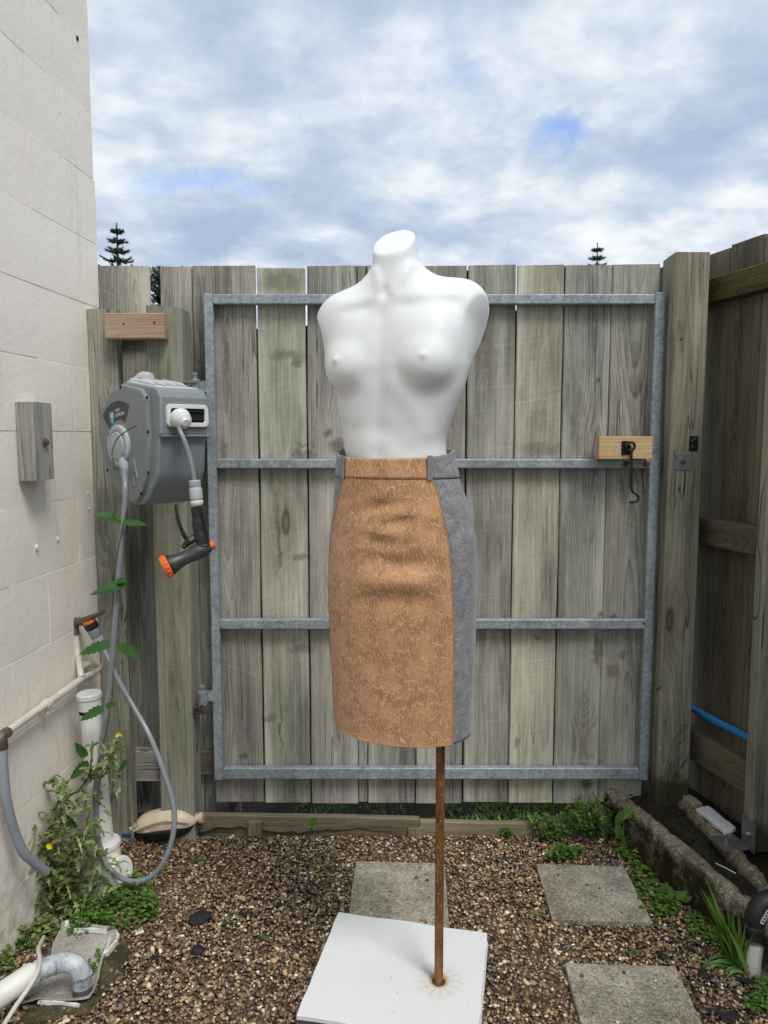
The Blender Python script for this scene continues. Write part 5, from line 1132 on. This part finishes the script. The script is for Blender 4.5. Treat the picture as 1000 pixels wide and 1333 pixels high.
# bent waste pipe
wp_ = thing('waste_pipe', 'mildew-speckled white waste pipe bending down into the drain gully', 'drain pipe', G(60, 1290, 0))
Yb = G(108, 1302, -.015).y
A_ = [P(-40, 1322, Yb - .16), P(0, 1296, Yb - .11), P(30, 1276, Yb - .07), P(42, 1268, Yb - .05)]
MB().tube(smoothpath(A_, 5), .0270, 26).build('straight_pipe', M['whitepvc'], wp_)
MB().tube(smoothpath([P(36, 1272, Yb - .06), P(56, 1261, Yb - .035), P(76, 1254, Yb - .01), P(90, 1253, Yb), P(101, 1259, Yb), P(106, 1270, Yb), P(107.5, 1283, Yb)], 6), .0228, 26).build('elbow', M['speckpvc'], wp_)
for (a_, b_, r_) in ((P(50, 1264, Yb - .045), P(52, 1263, Yb - .04), .0245), (P(70, 1256, Yb - .02), P(72, 1255.3, Yb - .018), .0238), (P(106, 1268, Yb), P(106.3, 1271, Yb), .0243)):
    MB().tube([a_, b_], r_, 26).build('pipe_ring', M['speckpvc'], wp_)
MB().tube([P(107.3, 1281, Yb), P(109, 1306, Yb)], .0225, 26).build('lower_socket', M['darkpvc'], wp_)
# cream flexible tube
MB()
mb = MB(); mb.tube(smoothpath([P(4, 1336, 1.58), P(22, 1308, 1.60), P(40, 1282, 1.63), P(50, 1262, 1.66), P(52, 1248, 1.70), P(50, 1236, 1.75), P(54, 1226, 1.82), P(57, 1220, 1.88)], 6), .0052, 10)
tag(mb.build('flexible_tube', M['creampvc']), 'thin cream tube looping over the white waste pipe', 'tube')
# ================================================================== BLACK ELBOW PIPE, RIGHT EDGE
el = G(981, 1262, 0); ep = thing('elbow_pipe', 'white upright pipe with a black screw elbow at the right edge', 'pipe', el); Ye = el.y
MB().lathe((el.x, Ye, -.03), (0, 0, 1), [(.024, 0), (.024, .105)], 24).build('pipe', M['whitepvc'], ep)
zc_ = P(981, 1214, Ye).z
MB().lathe((el.x, Ye, zc_ - .012), (0, 0, 1), [(.025, 0), (.029, .004), (.030, .026), (.031, .027), (.031, .034), (.025, .036), (.0245, .042)], 28).build('screw_collar', M['black'], ep)
for i in range(20):
    a = 2 * math.pi * i / 20; MB().box((el.x + math.cos(a) * .0298, Ye + math.sin(a) * .0298, zc_ + .004), (.003, .003, .02), Matrix.Rotation(a, 3, 'Z')).build('collar_rib', M['black'], ep)
mb = MB(); mb.tube(smoothpath([(el.x, Ye, zc_ + .022), (el.x - .001, Ye, zc_ + .045), (el.x + .010, Ye + .004, zc_ + .068), (el.x + .035, Ye + .010, zc_ + .080), (el.x + .09, Ye + .02, zc_ + .084)], 6), .0245, 26); elb = mb.build('elbow', M['black'], ep)
lp0 = Vector((el.x - .004, Ye - .0242, zc_ + .046)); 
MB().box(lp0 + Vector((.014, -.0004, .012)), (.010, .0016, .040), Matrix.Rotation(R(26), 3, 'Y')).build('sticker', M['labelwhite'], elb)
for i in range(4): MB().box(lp0 + Vector((.014 - .0, -.0016, .012)) + Matrix.Rotation(R(26), 3, 'Y') @ Vector((0, 0, -.013 + i * .0085)), (.005, .0006, .004), Matrix.Rotation(R(26), 3, 'Y')).build('sticker_print', M['hole'], elb)
# ================================================================== DEBRIS ON THE GRAVEL
def lump(name, px, py, w_, d_, h_, mat, label, cat, ang=0, group=None):
    c = G(px, py, h_ * .3); mb = MB(); mb.ico((0, 0, 0), (1, 1, 1)); bm = bmesh.new(); me = mb.mesh('t'); bm.from_mesh(me); bmesh.ops.subdivide_edges(bm, edges=bm.edges, cuts=1, use_grid_fill=True); bmesh.ops.triangulate(bm, faces=bm.faces)
    for v_ in bm.verts:
        s_ = 1 + .7 * mn.noise(v_.co * 2.6 + Vector((px * 1.37, py * .71, 0))); v_.co = v_.co.normalized() * s_
    mb2 = MB(); Rz = Matrix.Rotation(R(ang), 3, 'Z'); mb2.add([c + Rz @ Vector((v_.co.x * w_ / 2, v_.co.y * d_ / 2, v_.co.z * h_ / 2)) for v_ in bm.verts], [[v_.index for v_ in f_.verts] for f_ in bm.faces]); bm.free()
    o = mb2.build(name, M[mat], smooth=25); tag(o, label, cat, group); return o
lump('charcoal_lump', 262, 1195, .072, .045, .03, 'char', 'largest black charred lump on the gravel, left of the white base', 'charcoal', 25)
lump('charcoal_lump', 257, 1237, .036, .030, .022, 'char', 'black charred lump in front of the largest one', 'charcoal', 60)
lump('charcoal_lump', 202, 1248, .018, .022, .014, 'char', 'small black charred lump nearest the drain gully', 'charcoal', 0)
lump('charcoal_lump', 321, 1190, .040, .012, .010, 'char', 'thin black charred sliver between the largest lump and the paver', 'charcoal', 5)
lump('charcoal_lump', 862, 1246, .026, .028, .018, 'char', 'black charred lump beside the far edge of the nearest paver', 'charcoal', 10)
lump('charcoal_lump', 919, 1271, .026, .030, .018, 'char', 'black charred lump under the arching grass blades', 'charcoal', 80)
lump('charcoal_lump', 975, 1279, .060, .020, .016, 'char', 'long black charred stick in front of the elbow pipe', 'charcoal', -25)
lump('charcoal_lump', 930, 1317, .050, .016, .014, 'char', 'black charred stick at the right corner of the nearest paver', 'charcoal', -10)
lump('charcoal_lump', 952, 1325, .045, .03, .016, 'char', 'black charred lump at the bottom right of the gravel', 'charcoal', 30)
lump('charcoal_lump', 973, 1296, .03, .018, .012, 'char', 'small charred piece by the clover on the far right', 'charcoal', 30)
lump('pebble', 491, 1157, .013, .010, .008, 'char', 'dark pebble lying on the paver behind the base', 'pebble', 5)
lump('bark_chip', 865, 1301, .011, .006, .005, 'char', 'small black chip on the nearest paver', 'chip', 45)
lump('bark_chip', 879, 1318, .012, .005, .005, 'char', 'second black chip on the nearest paver, closer to the bottom edge', 'chip', -20)
lump('white_chip', 182, 1214, .022, .012, .008, 'whitescrap', 'white plastic chip beside the clover patch', 'chip', 30)
lump('white_chip', 189, 1302, .012, .010, .008, 'whitescrap', 'white chip on the gravel right of the drain gully', 'chip', 0)
lump('white_chip', 765, 1079, .020, .012, .010, 'whitescrap', 'white chip among the weeds at the end of the timber edging', 'chip', -20)
lump('stone', 734, 1136, .026, .018, .012, 'char', 'dark stone on the far left corner of the clover-edged paver', 'stone', 15)
# ================================================================== GRAVEL STONES
def inpoly(x, y, poly):
    r = np.zeros(len(x), bool); m = len(poly)
    for i in range(m):
        x0, y0 = poly[i][:2]; x1, y1 = poly[(i + 1) % m][:2]; c = (y0 > y) != (y1 > y)
        r ^= c & (x < (x1 - x0) * (y - y0) / (y1 - y0 + 1e-12) + x0)
    return r
NP = 72000
gx_ = rng.uniform(-1.15, 1.3, NP); gy_ = rng.uniform(1.15, 2.50, NP)
kx = K0.x + (gy_ - K0.y) * (KD.x / KD.y); keep = gx_ < kx + .02
wx_ = W0.x + (gy_ - W0.y) * .07; keep &= gx_ > wx_ + .005
ymax = A_.y if False else 2.478; keep &= gy_ < ymax
lift = np.zeros(NP)
def shrink(poly, f_): c_ = sum((Vector(p) for p in poly), Vector()) / len(poly); return [c_ + (Vector(p) - c_) * f_ for p in poly]
for o in list(C.objects):
    if o.name.startswith('paving_slab'):
        vs = [o.matrix_basis @ v_.co for v_ in o.data.vertices]; m_ = len(vs) // 2; ins_ = inpoly(gx_, gy_, shrink(vs[:m_], .99)); sp_ = rng.random(NP) < .010; keep &= ~ins_ | sp_; lift = lift + np.where(ins_ & sp_, .020, 0.0)
keep &= ~inpoly(gx_, gy_, shrink(q3, .99)); keep &= ~inpoly(gx_, gy_, shrink(op, .98)); keep &= ~(inpoly(gx_, gy_, mp) & (rng.random(NP) < .93))
lift = lift[keep]; gx_, gy_ = gx_[keep], gy_[keep]; NP = len(gx_)
ico = MB().ico((0, 0, 0), 1.0); bv = np.array(ico.v); bf = np.array(ico.f)
sz_ = np.clip(rng.lognormal(math.log(.0039), .33, NP), .0020, .0092)
ang = rng.uniform(0, 2 * np.pi, NP); tilt = rng.normal(0, .35, NP)
S3 = np.stack([sz_ * rng.uniform(.9, 1.5, NP), sz_ * rng.uniform(.75, 1.1, NP), sz_ * rng.uniform(.45, .8, NP)], 1)
jit = 1 + rng.uniform(-.16, .16, (NP, 12, 1)); V = bv[None] * jit * S3[:, None, :]
ct, stt = np.cos(tilt)[:, None], np.sin(tilt)[:, None]; y1, z1 = V[..., 1] * ct - V[..., 2] * stt, V[..., 1] * stt + V[..., 2] * ct
ca, sa = np.cos(ang)[:, None], np.sin(ang)[:, None]; x2, y2 = V[..., 0] * ca - y1 * sa, V[..., 0] * sa + y1 * ca
zb2 = rng.uniform(-.006, .0035, NP) + .004 * np.sin(gx_ * 9 + 1) * np.cos(gy_ * 7)
zb2 = np.where(lift > 0, .0138, zb2)
# stones bank up a little against the kerb and the walls
V = np.stack([x2 + gx_[:, None], y2 + gy_[:, None], z1 + zb2[:, None]], -1).reshape(-1, 3)
F = (bf[None] + (np.arange(NP) * 12)[:, None, None]).reshape(-1, 3)
me = bpy.data.meshes.new('gravel'); me.vertices.add(len(V)); me.vertices.foreach_set('co', V.ravel()); me.loops.add(F.size); me.loops.foreach_set('vertex_index', F.ravel().astype(np.int32))
me.polygons.add(len(F)); me.polygons.foreach_set('loop_start', np.arange(0, F.size, 3, dtype=np.int32)); me.polygons.foreach_set('loop_total', np.full(len(F), 3, np.int32)); me.update(calc_edges=True); me.shade_smooth(); me.materials.append(M['pebble'])
o = bpy.data.objects.new('gravel', me); link(o); tag(o, 'brown and tan river pebble gravel covering the yard floor', 'gravel', kind='stuff')
# ================================================================== PLANTS
def leaf(mb, p, d, up, L, W_, kind='ovate', droop=.3, fold=.25, n=6):
    d = Vector(d).normalized(); up = Vector(up); s = d.cross(up)
    if s.length < 1e-4: s = d.cross(Vector((1, .2, 0)))
    s.normalize(); up = s.cross(d).normalized(); p = Vector(p); k = len(mb.v); rows = []
    for i in range(n + 1):
        t = i / n
        if kind == 'ovate': w_ = math.sin(math.pi * t ** .75) ** .8
        elif kind == 'grass': w_ = (1 - t ** 2.2) * min(1, t * 8 + .5)
        elif kind == 'arrow': w_ = math.sin(math.pi * min(1, t * .93 + .1) ** .8) ** .8 * (1 + .16 * (-1) ** i)
        elif kind == 'lobed': w_ = math.sin(math.pi * (t * .95 + .04)) ** .7 * (1.0 if i % 2 else .30)
        elif kind == 'round': w_ = math.sqrt(max(0, 1 - (2 * t - 1) ** 2))
        elif kind == 'heart': w_ = (math.sin(math.pi * min(1, t * 1.05 + .18)) ** .8)
        else: w_ = math.sin(math.pi * t)
        c_ = p + d * (L * t * (1 - droop * t * t * .3)) - Vector((0, 0, 1)) * (droop * L * t * t)
        rows.append((c_, max(w_, .02) * W_ / 2))
    for c_, w_ in rows:
        lift = up * w_ * fold; mb.v += [tuple(c_ - s * w_ + lift), tuple(c_), tuple(c_ + s * w_ + lift)]
    for i in range(n):
        a = k + i * 3; mb.f += [(a, a + 1, a + 4, a + 3), (a + 1, a + 2, a + 5, a + 4)]
    return rows[-1][0]
def rdir3(zlo=-.2, zhi=1): a = random.uniform(0, 2 * math.pi); z = random.uniform(zlo, zhi); return Vector((math.cos(a), math.sin(a), z))
def build_leaves(mb, name, mat, parent=None):
    a = np.array(mb.v); o = Vector(((a.min(0) + a.max(0)) / 2).tolist()); me = bpy.data.meshes.new(name); me.from_pydata([tuple(Vector(v_) - o) for v_ in mb.v], [], mb.f); me.update(); me.shade_smooth(); me.materials.append(mat)
    ob = bpy.data.objects.new(name, me); link(ob, parent, Matrix.Translation(o)); return ob
# vine up the hose
vine = thing('climbing_vine', 'thin vine with arrow-shaped leaves twisting up the grey supply hose', 'vine', P(128, 1095, 2.14))
fullp = hp_[:70]; tw = []
for i, p in enumerate(reversed(fullp)):
    a = i * .22; tw.append(p + Vector((math.cos(a) * .0105, math.sin(a) * .0105, 0)))
tw = tw[8:]
tw += [P(150, 610, 2.09), P(146, 590, 2.09), P(152, 572, 2.08), P(162, 563, 2.07), P(178, 553, 2.06)]
MB().tube(smoothpath(tw, 2), .0015, 6).build('stem', M['greenstem'], vine)
MB().tube(smoothpath([P(158, 640, 2.10), P(150, 655, 2.09), P(149, 672, 2.09), P(158, 682, 2.1)], 5), .0013, 6).build('tendril', M['greenstem'], vine)
VL = [((157, 676), (121, 671), 30), ((160, 680), (192, 684), 18), ((165, 760), (118, 774), 26), ((152, 757), (166, 757), 16), ((143, 838), (104, 852), 28), ((155, 840), (182, 857), 26), ((135, 922), (105, 938), 26), ((138, 920), (153, 917), 17), ((112, 985), (97, 966), 22), ((116, 993), (92, 1014), 26), ((60, 1059), (25, 1069), 22), ((78, 1060), (102, 1080), 22), ((165, 990), (155, 1006), 14)]
for (a_, b_, wpx) in VL:
    pa, pb_ = P(*a_, 2.10 + random.uniform(-.01, .01)), P(*b_, 2.09 + random.uniform(-.03, .02)); L_ = (pb_ - pa).length; mb = MB()
    leaf(mb, pa, pb_ - pa + Vector((0, 0, .004)), Vector((random.uniform(-.2, .2), -.75, .6)), L_ * 1.05, wpx * .0021 * .55, 'arrow', .05, .3, 12); build_leaves(mb, 'leaf', M['leaf_vine'], vine)
# woody weed with a bent branch
wd = thing('yellow_weed', 'tall straggly green weed with a yellow flower against the wall', 'weed', G(55, 1195, 0))
yw = 2.06
stems = [[(70, 1200), (62, 1120), (64, 1080), (76, 1045), (100, 1030), (113, 1015), (118, 1000), (121, 965)], [(70, 1190), (78, 1110), (80, 1070), (78, 1035), (74, 1012)], [(60, 1190), (45, 1130), (30, 1110), (20, 1135)], [(75, 1190), (98, 1120), (110, 1085), (118, 1050)], [(80, 1200), (88, 1150), (70, 1100)], [(118, 1000), (128, 1012), (136, 1008), (145, 985), (152, 960)], [(50, 1200), (30, 1170), (14, 1160)]]
sm_ = MB(); fol = MB()
for si, st0 in enumerate(stems):
    pth = smoothpath([P(a_, b_, yw + random.uniform(-.03, .05) if si != 5 else 2.09) for a_, b_ in st0], 5); r0 = .0052 if si == 0 else .0024
    sm_.tube(pth, [r0 * (1 - .6 * i / len(pth)) for i in range(len(pth))], 7)
    for i, p in enumerate(pth):
        if i < 2: continue
        for _ in range(2 if si in (0,) else 3):
            if random.random() < .42: leaf(fol, p, rdir3(-.2, .7), Vector((0, -.3, 1)), random.uniform(.025, .06), random.uniform(.010, .022), 'lobed', random.uniform(.1, .6), .15, 8)
for _ in range(520):
    u = random.random(); py = 1085 + 115 * random.random() ** .8; px = random.gauss(72, 31) ; px = min(max(px, 8), 140); p = P(px, py, yw + random.uniform(-.06, .07))
    leaf(fol, p, rdir3(-.4, .8), Vector((0, -.3, 1)), random.uniform(.022, .062), random.uniform(.009, .022), 'lobed', random.uniform(.1, .9), .15, 8)
for _ in range(190):
    cx0_, cy0_, sx0_, sy0_ = random.choice(((78, 1035, 8, 16), (60, 1085, 22, 14), (118, 1050, 9, 25), (42, 1110, 14, 12), (20, 1140, 9, 18), (100, 1100, 16, 22)))
    p = P(random.gauss(cx0_, sx0_), random.gauss(cy0_, sy0_), yw + random.uniform(-.04, .04)); leaf(fol, p, rdir3(-.5, .7), Vector((0, -.4, 1)), random.uniform(.025, .055), random.uniform(.009, .018), 'lobed', random.uniform(.2, .9), .15, 8)
for _ in range(90): 
    p = P(random.gauss(140, 9), random.uniform(960, 1030), 2.1); leaf(fol, p, rdir3(-.9, .4), Vector((0, -.5, 1)), random.uniform(.012, .035), random.uniform(.006, .012), 'ovate', .4, .2, 5) if random.random() < .5 else None
for _ in range(130):
    a0_ = P(random.gauss(75, 22), random.uniform(1080, 1190), yw + random.uniform(-.05, .05)); sm_.tube([a0_, a0_ + rdir3(-.2, 1) * .02, a0_ + rdir3(-.2, 1) * .045], .0008, 4, False)
sm_.build('stem', M['stem'], wd)['kind'] = 'stuff'; fo = build_leaves(fol, 'foliage', M['leaf_weed'], wd); fo['kind'] = 'stuff'
for (px, py) in ((65, 1101), (155, 957)):
    fl_ = MB(); c_ = P(px, py, 2.01 if px < 100 else 2.07)
    for i in range(9 if px < 100 else 6): a = i * 2 * math.pi / 9; leaf(fl_, c_, Vector((math.cos(a), -.3, math.sin(a))), (0, -1, 0), .011, .006, 'ovate', .05, .1, 3)
    build_leaves(fl_, 'flower', M['yellow'], wd)
def clover(name, cells, count, label, cat, rl=(.004, .008), mat='leaf_clover', h_=(.005, .045), stem=True, z0=0.0, kind='stuff'):
    mb = MB(); sm = MB(); 
    for _ in range(count):
        (px, py, rx, ry) = random.choice(cells); a = random.uniform(0, 6.28); r_ = math.sqrt(random.random()); g = G(px + math.cos(a) * rx * r_, py + math.sin(a) * ry * r_, z0); hh = random.uniform(*h_) * (1.15 - r_ * .7); c_ = g + Vector((0, 0, hh))
        s_ = random.uniform(*rl); a0_ = random.uniform(0, 6.28)
        for k in range(3): a = a0_ + k * 2.09; leaf(mb, c_, Vector((math.cos(a), math.sin(a), random.uniform(0, .35))), (0, 0, 1), s_ * 1.25, s_ * 1.15, 'round', .15, .2, 4)
        if stem and random.random() < .25: mb.add([g, g + Vector((.0012, 0, 0)), c_], [(0, 1, 2)])
    o = build_leaves(mb, name, M[mat]); tag(o, label, cat, kind=kind); return o
clover('clover_patch', [(150, 1195, 45, 22), (130, 1180, 25, 30), (175, 1175, 28, 25), (110, 1200, 20, 16), (165, 1155, 16, 18), (192, 1190, 14, 12)], 900, 'bright green clover growing at the foot of the white standpipe', 'clover', h_=(.005, .075))
clover('clover_patch', [(838, 1145, 18, 12), (850, 1170, 32, 20), (830, 1120, 16, 14), (880, 1165, 26, 12), (866, 1185, 22, 10), (815, 1105, 12, 10)], 430, 'green clover creeping over the right paver beside the kerb', 'clover', h_=(.003, .035), rl=(.004, .010))
clover('clover_patch', [(986, 1310, 18, 10), (995, 1290, 12, 12)], 130, 'clover clump at the bottom right corner', 'clover', h_=(.003, .03))
clover('clover_patch', [(910, 1205, 20, 14), (932, 1225, 16, 10)], 170, 'low leafy weeds at the base of the grass tuft', 'clover', h_=(.003, .03))
clover('clover_patch', [(118, 1262, 8, 10), (132, 1246, 7, 8), (98, 1215, 10, 8)], 90, 'small weeds sprouting inside the drain gully', 'clover', h_=(.002, .02), rl=(.003, .006))
cells = [(215, 1130, 3, 2), (830, 1215, 12, 6), (700, 1175, 6, 3), (365, 1125, 5, 3), (700, 1192, 6, 4), (760, 1200, 7, 3), (343, 1222, 4, 3), (295, 1203, 4, 2), (825, 1242, 8, 3), (708, 1160, 4, 3), (262, 1120, 3, 2)]
clover('gravel_sprouts', cells, 120, 'tiny scattered green sprouts between the gravel stones', 'sprouts', h_=(.001, .012), rl=(.0025, .005))
# parsley-like bright weeds at the end of the edging
def feathery(name, px, py, rx, n_, hgt, label, z0=.01, mat='leaf_clover', kind=None):
    t_ = thing(name, label, 'weed', G(px, py, z0)); mb = MB(); sm = MB()
    for _ in range(n_):
        g = G(px + random.gauss(0, rx * .5), py + random.uniform(-4, 4), z0); d_ = Vector((random.gauss(0, .35), random.gauss(0, .35), 1)).normalized(); L_ = hgt * random.uniform(.5, 1.05); tip = g + d_ * L_
        pth = smoothpath([g, g + d_ * L_ * .5 + Vector((0, 0, .006)), tip], 4); sm.tube(pth, .0009, 4, False)
        for i in range(2, len(pth)):
            for _k in range(3): leaf(mb, pth[i], rdir3(-.1, .8), (0, 0, 1), random.uniform(.010, .022), random.uniform(.006, .012), 'lobed', .3, .1, 6)
    sm.build('stem', M['greenstem'], t_)['kind'] = 'stuff'; f_ = build_leaves(mb, 'foliage', M[mat], t_); f_['kind'] = 'stuff'; return t_
feathery('leafy_weed', 722, 1090, 20, 26, .07, 'bright feathery weed left of the kerb, growing over the edging end', .012)
feathery('leafy_weed', 766, 1089, 26, 60, .13, 'tallest bright leafy weed, against the end of the concrete kerb', .012)
feathery('leafy_weed', 735, 1118, 20, 26, .045, 'bushy fern-like weed on the gravel behind the clover-edged paver', 0)
feathery('leafy_weed', 800, 1090, 16, 16, .05, 'pale weed between the broad-leaved plant and the kerb', 0)
feathery('leafy_weed', 825, 1110, 10, 12, .06, 'yellow-green upright weed beside the kerb face', 0)
feathery('leafy_weed', 660, 1088, 9, 8, .03, 'small weed on the gravel in front of the timber edging', 0)
def broad(name, leaves, label, Y, cat='plant', mat='leaf_clover', kind='heart', root=None):
    t_ = thing(name, label, cat, root)
    for (px, py, qx, qy, w_) in leaves:
        a_, b_ = P(px, py, Y), P(qx, qy, Y - .02); mb = MB(); leaf(mb, a_, b_ - a_, Vector((random.uniform(-.2, .2), -.7, .7)), (b_ - a_).length, w_ * .0024, kind, .08, .18, 8); build_leaves(mb, 'leaf', M[mat], t_)
        MB().tube(smoothpath([root, (root + a_) / 2 + Vector((0, 0, .01)), a_], 3), .0014, 5).build('stalk', M['greenstem'], t_)
    return t_
broad('broadleaf_plant', [(806, 1072, 808, 1048, 14), (808, 1090, 800, 1064, 14), (812, 1062, 834, 1046, 14), (822, 1094, 818, 1074, 15), (812, 1100, 824, 1084, 11), (806, 1066, 824, 1056, 9)], 'broad heart-leaved green plant rising beside the kerb end', 2.40, root=G(812, 1112, 0))
broad('broadleaf_plant', [(862, 1160, 872, 1146, 9), (880, 1168, 898, 1158, 9), (876, 1168, 866, 1150, 9), (890, 1172, 904, 1165, 7)], 'low broad-leaved plant among the clover near the kerb', 2.06, root=G(880, 1175, 0))
broad('seedling', [(405, 1072, 396, 1063, 7), (406, 1071, 415, 1064, 8), (406, 1074, 400, 1078, 6), (407, 1074, 412, 1079, 6)], 'small bright green seedling in front of the timber edging', 2.45, root=G(406, 1086, 0))
broad('dock_weed', [(10, 1290, 40, 1200, 16), (15, 1280, 45, 1262, 14), (0, 1250, 30, 1215, 12), (10, 1230, 50, 1275, 15), (-5, 1265, 12, 1240, 12), (0, 1300, 8, 1270, 12), (20, 1240, 48, 1228, 11), (30, 1255, 58, 1245, 9)], 'dark long-leaved weed at the wall foot above the waste pipe', 1.92, mat='leaf_vine', kind='ovate', root=G(8, 1295, 0))
clover('corner_weeds', [(6, 1245, 9, 14), (10, 1262, 10, 10), (5, 1225, 8, 12), (30, 1225, 18, 14), (60, 1215, 16, 12)], 300, 'mixed small weeds crowding the wall foot at the left edge', 'weeds', h_=(.01, .06), rl=(.005, .010), mat='leaf_weed')
# straws on the wall foot, grass tuft
gt = thing('grass_tuft', 'tuft of long arching green grass leaning over the gravel by the elbow pipe', 'grass', G(962, 1262, 0)); mb = MB(); r0 = G(962, 1258, 0)
for (qx, qy, dr) in [(907, 1144, .1), (918, 1152, .1), (925, 1170, .12), (935, 1182, .1), (952, 1182, .08), (962, 1186, .08), (945, 1175, .1), (930, 1200, .2), (940, 1195, .1), (890, 1255, .55), (900, 1270, .6), (925, 1275, .6), (945, 1268, .5), (1000, 1222, .3), (1005, 1240, .3), (990, 1200, .15), (1008, 1250, .4), (972, 1195, .1), (915, 1185, .2), (955, 1200, .1), (903, 1240, .45)]:
    for rep in range(3):
        g = r0 + Vector((random.gauss(0, .012), random.gauss(0, .012), 0)); b_ = P(qx + random.gauss(0, 3) * rep, qy + random.gauss(0, 5) * rep, r0.y - random.uniform(0, .06)); d_ = b_ - g; L_ = d_.length
        d2 = d_ + Vector((0, 0, dr * L_)); leaf(mb, g, d2, Vector((0, -.6, .8)), L_ * 1.05, random.uniform(.006, .0095), 'grass', dr, .25, 9)
f_ = build_leaves(mb, 'foliage', M['leaf_grass'], gt); f_['kind'] = 'stuff'
# grass and weeds in the strip under the gate
mb = MB()
for _ in range(950):
    cl = random.choice((170, 415, 440, 500, 600, 640, 660, 690, 700, 720, 740)); px = random.gauss(cl, 14); 
    if px > 790 or px < 255: continue
    g = Vector((X(px, 1055, 2.6), random.uniform(2.52, 2.75), .012)); leaf(mb, g, Vector((random.gauss(0, .5), random.gauss(0, .4), .8)), (0, -1, .3), random.uniform(.02, .055), random.uniform(.003, .009), random.choice(('grass', 'lobed', 'ovate')), random.uniform(.1, .6), .2, 5)
o = build_leaves(mb, 'ground_weeds', M['leaf_clover']); tag(o, 'low grass and weeds on the dark soil under the gate', 'weeds', kind='stuff')
mb = MB()
for _ in range(2500):
    g = Vector((random.uniform(-1.3, 1.5), random.uniform(2.8, 6), -.03)); leaf(mb, g, Vector((random.gauss(0, .5), random.gauss(0, .4), 1)), (0, -1, .3), random.uniform(.03, .09), random.uniform(.004, .008), 'grass', random.uniform(.1, .6), .2, 4)
o = build_leaves(mb, 'lawn_grass', M['leaf_grass']); tag(o, 'rough grass beyond the gate', 'grass', kind='stuff')
# leaf litter on the soil bank
mb = MB()
for _ in range(500):
    s = random.uniform(0, 1.6); o_ = random.uniform(.05, .4); p = K0 + KD * s - KN * o_; p.z = .126; r_ = random.uniform(.002, .006); mb.ico(p, (r_ * 1.3, r_, r_ * .6))
o = mb.build('soil_crumbs', M['soil']); tag(o, 'crumbs of dark soil and stones scattered along the bank', 'soil', kind='stuff')
mb = MB(); mb.tube(smoothpath([G(932, 1124, .15), G(945, 1130, .155), G(958, 1137, .15)], 4), .0012, 5); tag(mb.build('twig', M['whitescrap']), 'thin pale twig lying on the dark soil behind the kerb', 'twig')
# ================================================================== TREES BEYOND
def norfolk(px, pytop, Y, label, spacing=.62, nvis=14):
    top = P(px, pytop, Y); t_ = thing('norfolk_pine', label, 'tree', (top.x, Y, 0)); MB().tube([(top.x, Y, -.05), (top.x, Y, top.z * .6), (top.x, Y, top.z)], [.28, .14, .03], 8).build('trunk', M['bark'], t_); mb = MB(); z = top.z - spacing * .9; k = 0
    while z > 2.5:
        Rr = min(.16 + (top.z - z) * .36, 3.4); nb = 6; a0_ = random.random() * 6
        for i in range(nb):
            a = a0_ + i * 2 * math.pi / nb + random.uniform(-.1, .1); d_ = Vector((math.cos(a), math.sin(a), 0)); L_ = Rr * random.uniform(.88, 1.08)
            for j in range(16):
                t = (j + .5) / 16; q_ = Vector((top.x, Y, z)) + d_ * L_ * t + Vector((0, 0, -L_ * .16 * math.sin(t * 2.2) + L_ * .24 * t * t)); s_ = .40 * spacing * (1.15 - .45 * t)
                for _ in range(5):
                    e_ = Vector((random.gauss(0, 1), random.gauss(0, 1), random.gauss(.3, .6))).normalized() * s_; w_ = e_.orthogonal().normalized() * s_ * .28
                    mb.add([q_ - w_ - e_ * .3, q_ + w_ - e_ * .3, q_ + e_ + d_ * s_ * .6], [(0, 1, 2)])
        z -= spacing * random.uniform(.9, 1.1); spacing = min(spacing * 1.01, 1.1); k += 1
    for _ in range(30):
        q_ = Vector((top.x, Y, top.z - random.random() * spacing)); e_ = rdir3(.2, 1) * .12; w_ = e_.orthogonal().normalized() * .02; mb.add([q_ - w_, q_ + w_, q_ + e_], [(0, 1, 2)])
    build_leaves(mb, 'crown', M['leaf_pine'], t_)
norfolk(152, 291, 45, 'distant norfolk pine with tiered branches above the left fence palings', .50)
norfolk(778, 316, 60, 'distant norfolk pine tip showing just above the gate palings on the right', .60)
def bushtree(pl, pr, ptop, Y, label):
    c_ = P((pl + pr) / 2, ptop, Y); wX = (P(pr, ptop, Y).x - P(pl, ptop, Y).x) / 2; t_ = thing('round_tree', label, 'tree', (c_.x, Y, 0)); MB().tube([(c_.x, Y, -.05), (c_.x + .1, Y, 2.2), (c_.x, Y, c_.z - wX)], [.2, .15, .08], 8).build('trunk', M['bark'], t_)
    mb = MB(); hz = wX * 1.0; cs_ = []
    for _ in range(46):
        v_ = rdir3(-1, 1).normalized() * random.uniform(.45, .92); cs_.append(Vector((c_.x + v_.x * wX, Y + v_.y * wX, c_.z - hz * .98 + v_.z * hz * .95)))
    for _ in range(26):
        v_ = rdir3(-1, 1).normalized() * random.uniform(.3, .9); cs_.append(Vector((c_.x + v_.x * wX * .9, Y + v_.y * wX, c_.z - hz * 2.0 + v_.z * hz)))
    for cc in cs_:
        for _ in range(150):
            q_ = cc + rdir3(-1, 1).normalized() * random.random() ** .5 * wX * .26; e_ = rdir3(-1, 1).normalized() * .07; w_ = e_.orthogonal().normalized() * .028; mb.add([q_ - w_, q_ + w_, q_ + e_ + w_ * .3], [(0, 1, 2)])
    build_leaves(mb, 'crown', M['leaf_dark'], t_)
bushtree(190, 262, 337, 20, 'round dark leafy tree seen through the gap between the palings')
